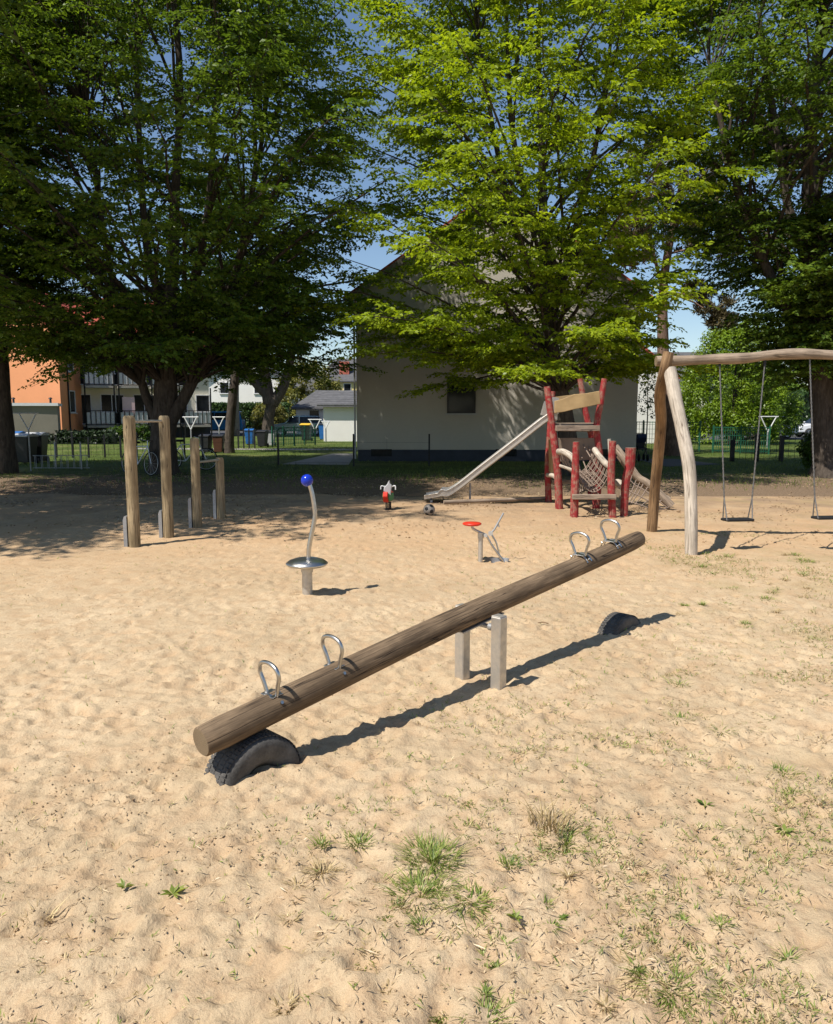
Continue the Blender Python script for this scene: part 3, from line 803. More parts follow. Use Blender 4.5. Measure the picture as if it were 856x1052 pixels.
tuft(697,738,34,9,46,'thin low green tuft alone right of the seesaw shadow')
tuft(500,1050,44,26,60,'green tuft cut by the bottom edge of the picture, right of a weed clump')
tuft(455,1040,40,26,90,'bright green tuft at the bottom edge left of middle')
tuft(40,945,34,26,26,'dry wispy tuft near the left edge of the sand', 'grass_dry', .8)
tuft(735,900,28,20,22,'dry wispy tuft right of the fine tall tuft', 'grass_dry', .7)
tuft(295,1034,34,18,30,'dry tuft near the bottom edge left of the middle', 'grass_dry', .9)
tuft(510,700,9,10,14,'tiny sprout at the foot of the front seesaw post', seed=3)
weed(178,920,34,'broad leaved weed, right one of the pair in the left foreground sand')
weed(128,913,32,'broad leaved weed, left one of the pair in the left foreground sand')
weed(806,856,32,'broad leaved weed at the right edge of the foreground')
weed(725,829,26,'broad leaved weed above and left of the right edge weed')
weed(530,944,26,'dark green star shaped weed right of the dense tuft')
weed(578,945,20,'small dark weed right of the star shaped weed')
GL = 'small sparse grass tuft scattered in the dry sand of the right foreground'
rt = random.Random(5)
for i in range(46):
    px = rt.uniform(560, 850); py = rt.uniform(690, 1040)
    if rt.random() < .35: px = rt.uniform(280, 560); py = rt.uniform(900, 1045); 
    lab = GL if px > 560 else 'small sparse grass tuft scattered in the dry sand near the bottom middle'
    grp = 'small tufts in the right foreground sand' if px > 560 else 'small tufts near the bottom middle of the sand'
    tuft(px, py, rt.uniform(12, 26), rt.uniform(7, 14), rt.randint(12, 34), lab, 'grass_green' if rt.random() < .55 else 'grass_dry', 1.1, grp, seed=i)
GL2 = 'faint green tuft in the thin turf at the foot of the swing frame'
for i in range(30):
    px = rt.uniform(690, 852); py = rt.uniform(566, 650)
    tuft(px, py, rt.uniform(9, 15), rt.uniform(4, 8), rt.randint(20, 40), GL2, 'grass_green' if rt.random() < .5 else 'grass_dry', 1.0, 'faint tufts in the turf below the swings', seed=i+50)

def scatter():
    r = np.random.default_rng(81)
    # density: foreground bottom, right side and lawn fringe
    n = 240000; Y = 1.7+r.random(n)**1.5*11; X = (r.random(n)-.5)*2*(.6*Y+.3)
    dens = np.clip(.5-(Y-2.6)*.32, 0, 1)*.8+np.clip((X-.1)/2.2, 0, 1)*.55*np.clip((9-Y)/3,.12,1)+.02
    dens *= np.clip(.5+3.2*vnoise(X, Y, 1.4, 31)+1.6*vnoise(X, Y, 5, 32), 0, 1)
    k = r.random(n) < dens*.42; X, Y = X[k], Y[k]; n = len(X)
    zi = Z[np.clip(np.searchsorted(gy, Y), 0, ny-1), np.clip(np.searchsorted(gx, X), 0, nx-1)]
    a = r.uniform(0, 2*PI, n); L = r.uniform(.008, .045, n)*np.clip(r.random(n)*1.6, .5, 1.6)
    d = np.stack([np.cos(a), np.sin(a), r.normal(.05, .22, n)], 1)
    c = np.stack([X, Y, zi+.003], 1)
    Vv, Qq = leaf_geo(c, d, np.tile(np.array([0,0,1.]), (n,1))+r.normal(0,.5,(n,3)), L, np.minimum(L*.22, .0042))
    o = link('dry_grass_litter', np_mesh('dry_grass_litter', Vv, Qq, np.repeat(r.random(n), 4)), 'litter'); tag(o, 'bits of dry straw, roots and twigs strewn over the sand', 'litter', kind='stuff')
    n = 80000; Y = 1.9+r.random(n)**1.3*9.5; X = (r.random(n)-.5)*2*(.6*Y+.3)
    m = np.clip((X+.6-.12*(Y-2))/1.4, 0, 1)*np.clip(.35+3.4*vnoise(X, Y, .9, 51)+2.2*vnoise(X, Y, 3.7, 52), 0, 1)**1.6
    m *= np.where((Y > 5.2) & (X < 3), .12, 1)
    m += .9*np.exp(-(((X-.45)/.75)**2+((Y-3.05)/.42)**2))*np.clip(.45+2.4*vnoise(X, Y, 4.1, 54), 0, 1)
    m += .08*np.clip(.3+3*vnoise(X, Y, 2.2, 53), 0, 1)*(Y < 3.4)+.02
    k = r.random(n) < m*.75; X, Y = X[k], Y[k]; n = len(X)
    zi = Z[np.clip(np.searchsorted(gy, Y), 0, ny-1), np.clip(np.searchsorted(gx, X), 0, nx-1)]
    rep_ = 3; X = np.repeat(X, rep_)+r.normal(0, .006, n*rep_); Y = np.repeat(Y, rep_)+r.normal(0, .006, n*rep_); zi = np.repeat(zi, rep_); n *= rep_
    a = r.uniform(0, 2*PI, n); d = np.stack([np.cos(a), np.sin(a), r.uniform(.15, 1.6, n)], 1)
    L = r.uniform(.01, .034, n)*(1+.05*Y); Vv, Qq = leaf_geo(np.stack([X, Y, zi], 1), d, np.tile(np.array([0,0,1.]), (n,1))+r.normal(0,.3,(n,3)), L, np.minimum(L*.16, .0036)*(1+.06*Y))
    f = np.repeat(r.random(n//rep_), rep_) < .5
    for nm, sel, mt, lb in (('sparse_turf', f, 'grass_green', 'thin low green blades spread through the sand at right'), ('withered_turf', ~f, 'grass_dry', 'thin withered straw coloured blades spread through the sand at right')):
        ids = np.where(sel)[0]; vv_ = Vv.reshape(-1, 4, 3)[ids].reshape(-1, 3)
        o = link(nm, np_mesh(nm, vv_, np.arange(len(ids)*4).reshape(-1, 4), np.repeat(r.random(len(ids)), 4)), mt); tag(o, lb, 'grass', kind='stuff')
    # crumbs
    n = 40000; Y = 1.8+r.random(n)**1.4*9; X = (r.random(n)-.5)*2*(.6*Y+.3)
    w = .2+np.exp(-(((X+1.15)/.55)**2+((Y-3.15)/.5)**2)) + .25*np.clip(.4-(Y-2.7)*.3, 0, 1)
    k = r.random(n) < w*np.clip(.5+3*vnoise(X, Y, 3, 33), .05, 1); X, Y = X[k], Y[k]; n = len(X)
    zi = Z[np.clip(np.searchsorted(gy, Y), 0, ny-1), np.clip(np.searchsorted(gx, X), 0, nx-1)]
    s = r.uniform(.0018, .0065, n); c = np.stack([X, Y, zi+s*.4], 1)
    O = np.array([[1,0,0],[0,1,0],[-1,0,0],[0,-1,0],[0,0,.8],[0,0,-.8]])
    ang = r.uniform(0, PI, n); Vv = (c[:,None,:]+O[None]*s[:,None,None]*r.uniform(.6, 1.4, (n,6,1))).reshape(-1,3)
    T = np.array([[0,1,4],[1,2,4],[2,3,4],[3,0,4],[1,0,5],[2,1,5],[3,2,5],[0,3,5]])
    Qq = (np.arange(n)[:,None,None]*6+T[None]).reshape(-1,3)
    o = link('sand_crumbs', np_mesh('sand_crumbs', Vv, Qq, np.repeat(r.random(n)*.7, 6)), 'litter'); tag(o, 'small lumps of soil and grit lying on the sand', 'litter', kind='stuff')
    # lawn blades beyond the sand edge
    n = 70000; Y = 17.2+r.random(n)**1.3*30; X = (r.random(n)-.5)*2*(.62*Y+1)
    k = r.random(n) < np.clip((Y-17.5)/3, 0, 1)*np.clip(.6+2.5*vnoise(X, Y, .7, 41), .15, 1)
    k &= ~((X > -2.3) & (X < 8.1) & (Y > 27.9) & (Y < 41)); k &= ~((X > -4.8) & (X < -2.2) & (Y > 26.2) & (Y < 34)); k &= ~((X > 8.1) & (X < 10.2) & (Y > 25.5) & (Y < 30.6))
    X, Y = X[k], Y[k]; n = len(X)
    a = r.uniform(0, 2*PI, n); hh = r.uniform(.04, .10, n)*(1+Y*.01)
    d = np.stack([np.cos(a)*.4, np.sin(a)*.4, np.ones(n)], 1); nn = np.stack([np.cos(a+1.5), np.sin(a+1.5), np.zeros(n)], 1)
    Vv, Qq = leaf_geo(np.stack([X, Y, np.full(n, -.005)-np.clip(19-Y,0,2)*.02], 1), d, nn, hh, np.full(n, .012))
    o = link('lawn_grass', np_mesh('lawn_grass', Vv, Qq, np.repeat(r.random(n), 4)), 'lawn_blade'); tag(o, 'rough shaded grass of the lawn behind the playground', 'grass', kind='stuff')
    # fallen leaves and twigs at the sand-lawn edge
    n = 26000; Y = 10.5+r.random(n)*12; X = (r.random(n)-.5)*2*(.6*Y+1)
    k = r.random(n) < np.clip((Y-10)/6, 0, 1)*np.clip(.35+3*vnoise(X, Y, .9, 43), .05, 1); X, Y = X[k], Y[k]; n = len(X)
    jj = np.clip(np.searchsorted(gy, Y), 0, ny-1); ii = np.clip(np.searchsorted(gx, X), 0, nx-1)
    zi = np.maximum(np.where(Y < 19.4, Z[jj, ii], 0), np.where(Y < 18, -.1, 0))
    Vv, Qq = leaf_geo(np.stack([X, Y, zi+.01], 1), np.concatenate([r.normal(0, 1, (n,2)), r.normal(.1,.2,(n,1))], 1), r.normal(0, .4, (n,3))+np.array([0,0,1]), r.uniform(.02, .08, n), r.uniform(.012, .035, n))
    o = link('leaf_litter', np_mesh('leaf_litter', Vv, Qq, np.repeat(r.random(n)*.6, 4)), 'litter'); tag(o, 'brown fallen leaves and twigs under the trees', 'litter', kind='stuff')
scatter()

# ------------------------------------------------------------ seesaw
def seesaw():
    piv = Vector((.42, 4.98, .463)); u2 = Vector((.701, .715, 0)).normalized()
    sl = .1235; ax = (u2+Vector((0,0,sl))).normalized()
    A = piv+ax*(-2.06*1.0076); B = piv+ax*(2.04*1.0076)
    root = thing('seesaw', 'long seesaw made of one weathered round log, left end down on a tyre', 'seesaw', (piv.x, piv.y, 0))
    mb = MB(); pts = [A+(B-A)*t for t in np.linspace(0, 1, 40)]
    bend = [Vector((0,0,.012*math.sin(t*5)))+Vector((.01*math.sin(t*7+1), 0, 0)) for t in np.linspace(0, 1, 40)]
    pts = [p+b for p, b in zip(pts, bend)]
    rad = [.079-.009*t for t in np.linspace(0, 1, 40)]
    rad[0] -= .006; rad[-1] -= .006
    pts = [pts[0]-ax*.006]+pts+[pts[-1]+ax*.006]; rad = [rad[0]-.006]+rad+[rad[-1]-.006]
    mb.tube(pts, rad, 36, True, cap_mi=1, jitter=.011, seed=4)
    mb.build('log', ['log_wood', 'end_grain'], root)
    side = ax.cross(Vector((0,0,1))).normalized(); up = side.cross(ax).normalized()
    def t_at(px, py):
        d = ray(px, py); k = d.x/d.y
        ex = ax
        return (k*piv.y-piv.x)/(ex.x-k*ex.y)
    for (px, py) in ((281,712), (345,685), (597,566), (628,554)):
        c = piv+ax*t_at(px, py); top = c+up*.072
        loop = [top-side*.042, top-side*.062+up*.06, top-side*.082+up*.11, top-side*.062+up*.155, top+up*.172, top+side*.062+up*.155, top+side*.082+up*.11, top+side*.062+up*.06, top+side*.042]
        hb = MB(); hb.tube(interp(loop, 6), .0108, 10)
        h = hb.build('handle', 'steel', root)
        pb = MB(); fr = frame(ax, up)
        pb.box(top+up*.004, (.07, .1, .006), fr, bev=.002)
        # curved strap hugging the log
        for off in (-.022, .03):
            arc = [c+ax*off+(side*math.sin(a)+up*math.cos(a))*.0815 for a in np.linspace(-1.25, 1.25, 15)]
            prev = None
            for p, q in zip(arc, arc[1:]):
                m = (p+q)/2; pb.box(m, (.014, (q-p).length*1.05, .005), frame(ax, (m-(c+ax*off))))
        for sg in (-1, 1):
            q = c+side*sg*.07+up*.045; rt_ = frame(ax, side*sg+up*.5)
            pb.tube([q, q+(side*sg+up*.5).normalized()*.016], .009, 8)
        pb.build('bracket', 'steel', h)
    for px, py in ((470, 694), (515, 701)):
        g = G(px, py); base = Vector((g.x, g.y, 0))
    perp = Vector((u2.y, -u2.x, 0))
    for s, hh in ((-.155, .47), (.155, .455)):
        b = piv+perp*s; fr = frame(u2, Vector((0,0,1)))
        pb = MB(); pb.box((b.x, b.y, hh/2-.15), (.077, .077, hh+.3), fr, bev=.006)
        pb.box((b.x, b.y, hh+.002), (.07, .07, .006), fr, bev=.002)
        pb.build('post', 'brushed_steel', root)
    ab = MB(); m = Vector((piv.x, piv.y, piv.z-.092))
    ab.tube([m-perp*.115, m+perp*.115], .016, 12); ab.tube([m-perp*.105, m-perp*.075], .024, 12); ab.tube([m+perp*.075, m+perp*.105], .024, 12)
    ab.box(m+Vector((0,0,.016)), (.42, .07, .008), frame(ax, up))
    ab.build('axle', 'galvanised', root)
    return piv, u2, perp
piv, u2, perp = seesaw()
def tyre(t, label, r0=.275, cz=-.105, w=.17):
    c = Vector((piv.x, piv.y, 0))+u2*t; c.z = cz; root_o = (c.x, c.y, 0)
    prof = [(.34, -.30), (.5, -.45), (.80, -.52), (.93, -.50), (.985, -.42), (1.0, -.25), (1.0, .25), (.985, .42), (.93, .50), (.80, .52), (.5, .45), (.34, .30), (.38, .27), (.93, .36), (.95, 0), (.93, -.36), (.38, -.27), (.34, -.30)]
    mb = MB(); n = 96; vs = []; fs = []
    for k in range(n):
        a = 2*PI*k/n; d = u2*math.cos(a)+Vector((0,0,1))*math.sin(a)
        for j, (q, s) in enumerate(prof):
            rr = q*r0
            if q > .92 and j < 12 and abs(s) > .3 and k % 2: rr -= .004; 
            vs.append(c+d*rr+perp*(s*w))
    m = len(prof)
    for k in range(n):
        for j in range(m-1):
            fs.append((k*m+j, k*m+j+1, ((k+1) % n)*m+j+1, ((k+1) % n)*m+j))
    mb.add(vs, fs, None, True)
    # tread blocks
    for k in range(64):
        a = 2*PI*k/64
        if math.sin(a)*r0 < -cz-.06: continue
        d = u2*math.cos(a)+Vector((0,0,1))*math.sin(a)
        for s in (-.34, -.12, .12, .34):
            mb.box(c+d*(r0+.001)+perp*(s*w), (.016, .16*w, .005), frame(u2*-math.sin(a)+Vector((0,0,1))*math.cos(a), d))
    o = mb.build('half_buried_tyre', 'tyre_rubber', None, root_o); tag(o, label, 'tyre', 'old tyres half buried under the seesaw ends')
tyre(-1.77, 'grey black tyre half buried under the lowered left end of the seesaw', r0=.235, cz=-.072, w=.2)
tyre(1.80, 'dark tyre half buried in sand below the raised right end of the seesaw', r0=.275, cz=-.175, w=.17)

# ------------------------------------------------------------ spinner
def spinner():
    g = G(316, 612); D = g.y
    root = thing('standing_spinner', 'steel standing spinner with round disc and blue ball on curved pole', 'spinner', g)
    zt = P(316, 580, D).z
    mb = MB(); mb.tube([(g.x, D, -.2), (g.x, D, zt-.06)], .05, 20); mb.tube([(g.x, D, zt-.07), (g.x, D, zt+.0)], .058, 20); mb.build('post', 'brushed_steel', root)
    mb = MB(); mb.lathe([(.0, -.03), (.12, -.03), (.185, -.018), (.202, -.002), (.2, .008), (.17, .03), (.12, .047), (.06, .056), (0, .058)], (g.x, D, zt+.01), 40); mb.build('disc', 'steel', root)
    path = [P(317, 573, D), P(318, 560, D), P(323, 535, D), P(323.5, 525, D), P(321, 508, D), P(318, 497, D)]
    mb = MB(); mb.tube(interp(path, 6), .022, 14); mb.build('pole', 'steel', root)
    p = P(315.5, 493.5, D); mb = MB()
    mb.lathe([(.058*math.sin(a), .058*-math.cos(a)) for a in np.linspace(0.001, PI-.001, 18)], p, 28); mb.build('ball_knob', 'blue_ball', root)
spinner()
# ------------------------------------------------------------ sand digger
def digger():
    g = G(493.5, 575); D = g.y
    root = thing('sand_digger', 'metal sand digger toy with red round seat and scoop arm', 'play digger', g)
    q = lambda x, y, dy=0: P(x, y, D+dy)
    mb = MB(); mb.tube([(g.x, D, -.2), q(494, 551)], .028, 16); mb.tube([q(494,553), q(494,547)], .036, 16); mb.build('post', 'brushed_steel', root)
    mb = MB(); s = q(485, 538); mb.lathe([(0,-.02), (.09,-.02), (.112,-.008), (.115,.002), (.10,.014), (0,.018)], s, 28); mb.build('seat', 'red_plastic', root)
    mb = MB(); mb.tube(interp([q(485,540), q(486,543), q(491,546), q(500,550)], 4), .017, 10); mb.tube([q(499,550,-.04), q(499,550,.06)], .024, 10); mb.tube([q(504,548,-.05), q(504,548,.05)], .03, 10); mb.build('seat_arm', 'brushed_steel', root)
    mb = MB(); mb.tube([q(503,549), q(508,544), q(517.5,527)], .012, 10); mb.tube([q(511,540), q(513,541.5), q(512,538)], .008, 8); mb.build('lever', 'galvanised', root)
    mb = MB(); mb.tube(interp([q(500,550,-.03), q(504,558,-.03), q(511,568,-.03), q(520,580,-.03)], 4), .013, 10); mb.tube(interp([q(505,549,.03), q(510,558,.03), q(513,570,.03), q(514,574,.03)], 4), .011, 10); mb.tube([q(511,568,-.03), q(520,578,.05)], .010, 8)
    mb.build('scoop_arm', 'steel', root)
    mb = MB(); b = q(513, 578)+Vector((0,0,.035)); vs = []
    n = 12
    for k in range(n+1):
        a = PI*k/n; vs += [b+Vector((.13*math.cos(a)*.9, .07*math.sin(a)-.03, .02)), b+Vector((.10*math.cos(a), .05*math.sin(a)-.03, -.03)), b+Vector((.12*math.cos(a)*.9, .06*math.sin(a)-.03, .02))]
    for k in range(n):
        mb.add([vs[k*3], vs[k*3+1], vs[k*3+4], vs[k*3+3]], [(0,1,2,3)]); mb.add([vs[k*3+1], vs[k*3+2], vs[k*3+5], vs[k*3+4]], [(0,1,2,3)])
    mb.add([vs[1+3*k] for k in range(n+1)], [list(range(n+1))]); mb.build('scoop', 'galvanised', root)
digger()
# ------------------------------------------------------------ turning bars
def bars():
    spec = [(138.5,558.5,427,12.2,530,0), (173.5,550,427,10.8,524,0), (203,540.5,450,9.6,511,1), (227.5,531.5,470,8.8,503,1)]
    roots = [thing('turning_bar', 'taller pair of round wooden posts joined by a steel turning bar', 'turning bar', G(138,558), 'wooden turning bars in the shaded sand'),
             thing('turning_bar', 'shorter pair of round wooden posts with a low steel turning bar', 'turning bar', G(202,540), 'wooden turning bars in the shaded sand')]
    tops = []
    for (px, pb, pt, w, ps, ri) in spec:
        g = G(px, pb); D = g.y; zt = P(px, pt, D).z; rd = w/F*D/2*.98
        mb = MB(); pts = [Vector((g.x, D, z)) for z in np.linspace(-.25, zt-.05, 10)]+[Vector((g.x, D, zt-.02)), Vector((g.x, D, zt))]
        mb.tube(pts, [rd]*10+[rd*.93, rd*.72], 22, True, jitter=.012, seed=int(px), cap_mi=1); po = mb.build('post', ['post_wood', 'end_grain'], roots[ri])
        zs = P(px, ps, D).z; mb = MB(); x = g.x-rd-.022
        mb.prism([(x-.028, D-.05, -.2), (x-.028, D-.05, zs-.05), (x-.01, D-.05, zs), (x+.02, D-.05, zs), (x+.02, D-.05, -.2)], (0,.10,0)); mb.build('post_shoe', 'galvanised', po)
        tops.append((g.x, D, zt, rd))
    for i, (a, b, ri, dz) in enumerate(((0,1,0,.075), (2,3,1,.0))):
        p, q = tops[a], tops[b]
        za = p[2]-dz; zb = q[2]-dz
        if ri: za = P(203, 475, p[1]).z; zb = P(227, 472.5, q[1]).z
        else: za = P(138, 433, p[1]).z; zb = P(173, 432.5, q[1]).z
        mb = MB(); mb.tube([(p[0], p[1], za), (q[0], q[1], zb)], .018, 12); mb.build('bar', 'brushed_steel', roots[ri])
bars()
# ------------------------------------------------------------ spring rider and ball
def rider():
    g = G(399, 523); D = g.y; x = g.x; s = D/F
    root = thing('spring_rider', 'small red and white spring rocking animal at the edge of the shade', 'spring rider', g)
    mb = MB(); n = 80; mb.tube([(x+.05*math.cos(k*.5), D+.05*math.sin(k*.5), -.02+.15*k/n) for k in range(n)], .009, 6, True); mb.tube([(x,D,-.05), (x,D,.005)], .09, 16); mb.build('spring', 'dark_metal', root)
    mb = MB(); prof = [(-.16,.14), (.13,.14), (.2,.22), (.19,.31), (.1,.33), (-.02,.28), (-.1,.29), (-.18,.34), (-.21,.25)]
    # body seen nearly end on: side plates run away from the camera
    yd = Vector((.25, .97, 0)); xd = Vector((.97, -.25, 0)); c = Vector((x, D, 0))
    mb.prism([c+yd*a+xd*-.045+Vector((0,0,z)) for a, z in prof], xd*.09); mb.build('body', 'red_plastic', root, bevel=.012)
    mb = MB()
    for sg in (-1, 1): mb.prism([c+yd*a*.8+xd*(sg*.048)+Vector((0,0,.05+z*.75)) for a, z in prof], xd*(sg*.012))
    mb.build('side_stripe', 'green_plastic', root)
    mb = MB(); c2 = c+xd*.03-yd*.1
    hp = [(-.05,.28), (.04,.27), (.06,.42), (.075,.5), (.03,.54), (.02,.60), (-.02,.53), (-.09,.47), (-.10,.40), (-.05,.38)]
    mb.prism([c2+xd*a*.7+yd*a*.6+Vector((0,0,z-.06)) for a, z in hp], (yd*.1-xd*.02)); hd = mb.build('head', 'white_plastic', root, bevel=.012)
    mb = MB(); mb.tube(interp([c+xd*-.14+Vector((0,0,.36)), c+xd*-.13+Vector((0,0,.42)), c+xd*-.05+Vector((0,0,.41)), c+xd*.05+Vector((0,0,.41)), c+xd*.13+Vector((0,0,.43)), c+xd*.14+Vector((0,0,.36))], 4), .012, 8); mb.build('handle', 'white_plastic', root)
rider()
def football():
    import bmesh
    g = G(441, 529.5); bm = bmesh.new(); bmesh.ops.create_icosphere(bm, subdivisions=4, radius=.1)
    ico = bmesh.new(); bmesh.ops.create_icosphere(ico, subdivisions=1, radius=1); C = [v.co.normalized() for v in ico.verts]; ico.free()
    for f in bm.faces:
        d = f.calc_center_median().normalized(); m = max(c.dot(d) for c in C); f.material_index = 1 if m > .945 else 0; f.smooth = True
    me = bpy.data.meshes.new('football'); bm.to_mesh(me); bm.free()
    me.transform(Matrix.Rotation(.6, 4, 'X') @ Matrix.Rotation(.4, 4, 'Y'))
    o = bpy.data.objects.new('football', me); COL.objects.link(o); o.location = (g.x, g.y, sandz(g.x, g.y)+.095)
    simple('ball_white', (.3,.26,.22), .6, 0, .15, 20, .1); me.materials.append(M['ball_white']); me.materials.append(M['black_plastic'])
    tag(o, 'dusty black and white football lying on sand near the slide end', 'football')
football()

# ------------------------------------------------------------ play tower
def tower():
    root = thing('play_tower', 'crooked red log climbing tower with steel slide and rope nets', 'climbing tower', (3.1, 14.8, 0))
    def post(base, mids, top, D, w0, w1, lbl=None, D2=None):
        D2 = D2 or D; n = len(mids)+1
        pts = [P(*base, D)]; pts[0].z = -.15
        for i, m in enumerate(mids): pts.append(P(*m, D+(D2-D)*(i+1)/n))
        pts.append(P(*top, D2)); c = interp(pts, 6); k = len(c)
        mb = MB(); mb.tube(c, [(w0+(w1-w0)*i/(k-1))/F*D/2*.86 for i in range(k)], 14, True, jitter=.03, seed=int(base[0]), cap_mi=1)
        o = mb.build('post', ['red_wood', 'grey_plank'], root)
        if lbl: o['label'] = lbl
        return c
    A = post((575,518), [(573,485), (567,435)], (562,397), 14.4, 10, 7.5)
    B = post((564,514.5), [(563,480), (565,440)], (568,402), 15.6, 8, 6.5)
    C = post((612,517), [(616,475), (613,440), (617,415)], (621,389), 14.5, 9, 7)
    Dp = post((607,508), [(609,460), (602,425)], (596,389), 15.8, 8, 6.5)
    E = post((590,526), [(591,490)], (592,454), 13.2, 10.5, 8, 'shorter red post at the front left')
    Fp = post((630,526.5), [(628,490)], (629.5,453), 13.2, 9.5, 8.5, 'shorter red post at the front middle')
    Gp = post((641,524.5), [(643,495), (647,480)], (648,460), 13.4, 9, 12, 'leaning red post with thick top')
    def beam(a, b, h, t, name, mat, roll=None):
        a = Vector(a); b = Vector(b); d = b-a; mb = MB()
        mb.box((a+b)/2, (d.length, t, h), frame(d, Vector((0,0,1))), bev=.008); return mb.build(name, mat, root)
    # platform
    za = P(592, 440, 14.4).z
    mb = MB()
    pa, pb, pc, pd = P(570,438,14.45), P(617,438,14.55), P(609,438,15.8), P(565,438,15.6)
    for i in range(9):
        t0, t1 = i/9+.006, (i+1)/9-.006
        a0 = pa.lerp(pd, t0); a1 = pa.lerp(pd, t1); b0 = pb.lerp(pc, t0); b1 = pb.lerp(pc, t1)
        for q in (a0, a1, b0, b1): q.z = za+.05
        mb.prism([a0, b0, b1, a1], (0,0,.035))
    mb.build('platform', 'grey_plank', root)
    beam(P(571,440,14.3), P(616,440,14.4), .1, .08, 'beam', 'grey_plank')
    beam(P(564,440,15.6), P(609,441,15.8), .1, .08, 'beam', 'grey_plank')
    beam(P(588,510.5,13.1), P(633,510.5,13.1), .085, .08, 'beam', 'grey_plank')
    beam(P(567,495,15.55), P(608,495,15.7), .08, .08, 'beam', 'grey_plank')
    # parapet board with curved upper edge
    mb = MB(); up_ = [(570,412), (578,410), (590,405), (603,404), (616,401.5)]; lo_ = [(617,415), (603,418), (590,420.5), (580,423), (570,424.5)]
    mb.prism([P(x, y, 14.30) for x, y in up_+lo_], (0,.05,0)); mb.build('parapet_board', 'plank', root, bevel=.008)
    mb = MB(); mb.prism([P(x, y, 15.75) for x, y in [(567,408), (600,404), (601,418), (567,422)]], (0,.05,0)); mb.build('parapet_board', 'plank', root)
    mb = MB(); mb.prism([P(x, y, 14.7) for x, y in [(574,450), (612,450), (612,472), (576,474)]], (0,.04,0)); o = mb.build('back_panel', 'grey_plank', root)
    mb = MB(); mb.prism([P(x, y, 15.2) for x, y in [(565.5,452), (569,452), (571,486), (566,486)]], (0,.22,0)); mb.build('side_board', 'plank', root)
    # slide: starts at left side of platform and runs to -x
    top = P(562, 433, 15.0); foot = P(465, 507.5, 15.5); end = P(437, 512, 15.7)
    ctr = [top+Vector((.18,0,.02)), top, top.lerp(foot, .33), top.lerp(foot, .66), foot, foot.lerp(end, .4), end]
    ctr = interp(ctr, 5); lat = Vector((.1, .99, 0)); wd = .23
    mb = MB(); prof = [(-wd-.03,.14), (-wd-.025,.155), (-wd,.155), (-wd+.005,.02), (-wd+.04,0), (wd-.04,0), (wd-.005,.02), (wd,.155), (wd+.025,.155), (wd+.03,.14)]
    vs = []; m = len(prof)
    for i, p in enumerate(ctr):
        k = 1.0 if i < len(ctr)-5 else .6
        for s, h in prof: vs.append(p+lat*s+Vector((0,0,h*k)))
    fs = [(i*m+j, i*m+j+1, (i+1)*m+j+1, (i+1)*m+j) for i in range(len(ctr)-1) for j in range(m-1)]
    mb.add(vs, fs, None, False); sl = mb.build('slide', 'brushed_steel', root)
    so = sl.modifiers.new('Solidify', 'SOLIDIFY'); so.thickness = .006
    mb = MB()
    for q in (end+Vector((.12,0,0)),):
        mb.box((q.x, q.y, q.z/2-.06), (.05, .36, q.z+.1), None, bev=.004)
    mb.tube([(foot.x+.35, foot.y, -.1), (foot.x+.35, foot.y, foot.z+.22)], .02, 8)
    mb.build('slide_leg', 'galvanised', sl)
    mb = MB()
    for s in (-1, 1):
        a = top+lat*(s*wd); mb.prism([a+Vector((.2,0,.15)), a+Vector((-.12,0,.12)), a+Vector((-.05,0,.38)), a+Vector((.1,0,.46)), a+Vector((.2,0,.44))], lat*(s*.015))
    mb.build('slide_cheek', 'brushed_steel', sl)
    # curved logs of the net bridge
    def curved(pts, w, name='curved_log', mat='log_pale'):
        c = interp(pts, 6); mb = MB(); mb.tube(c, w, 12, True, jitter=.03, seed=len(c)); mb.build(name, mat, root); return c
    L1 = curved([P(574,464,14.3), P(580,464.5,14.0), P(589,471,13.6), P(593,481,13.3)], .055)
    L2 = curved([P(611,462,14.4), P(616,469,14.1), P(622,476,13.7), P(628,480,13.3)], .055)
    L3 = curved([P(563,488,15.4), P(569,489,15.0), P(575,494,14.5)], .045)
    L4 = curved([P(574,478,14.4), P(583,481,14.1), P(590,484,13.5)], .03)
    r1 = curved([P(632,459,14.6), P(642,472,14.5), P(655,490,14.4), P(667,498,14.3), P(690,520,14.2)], .075, 'ramp_log', 'beam_wood')
    r2 = curved([P(636,468,15.1), P(650,487,14.9), P(668,502,14.7), P(688,514,14.6)], .06, 'ramp_log', 'beam_wood')
    curved([P(640,500,13.6), P(634,496,13.8), P(628,503,14.0)], .07, 'stub_log', 'log_pale')
    curved([P(626,451,14.5), P(627,470,14.5), P(628,500,14.5)], .035, 'stub_log', 'log_pale')
    # hammock net between the curved logs
    mb = MB(); nu, nv = 13, 12
    grid = []
    for i in range(nu):
        a = L1[int(i*(len(L1)-1)/(nu-1))]; b = L2[int(i*(len(L2)-1)/(nu-1))]; row = []
        for j in range(nv):
            t = j/(nv-1); p = a.lerp(b, t); p = Vector(p); p.z -= .42*(4*t*(1-t))**.8; row.append(p)
        grid.append(row)
    for row in grid: mb.tube(row, .009, 5, False)
    for j in range(1, nv-1, 1): mb.tube([grid[i][j] for i in range(nu)], .008, 5, False)
    mb.build('rope_net', 'rope', root)
    # ropes up inside tower
    mb = MB()
    for (a, b) in (((596,452),(607,470)), ((602,452),(612,478)), ((608,455),(618,482)), ((595,462),(604,486)), ((590,475),(615,508))):
        mb.tube([P(*a, 14.9), P(*b, 14.2)], .012, 5, False)
    mb.build('climbing_rope', 'rope', root)
    # lower slats catching light under the hammock
    mb = MB(); 
    for k in range(7):
        mb.tube([P(594+k*2.2, 507-k*1.0, 13.5), P(597+k*3.2, 486+k*.6, 14.4)], .014, 5, False)
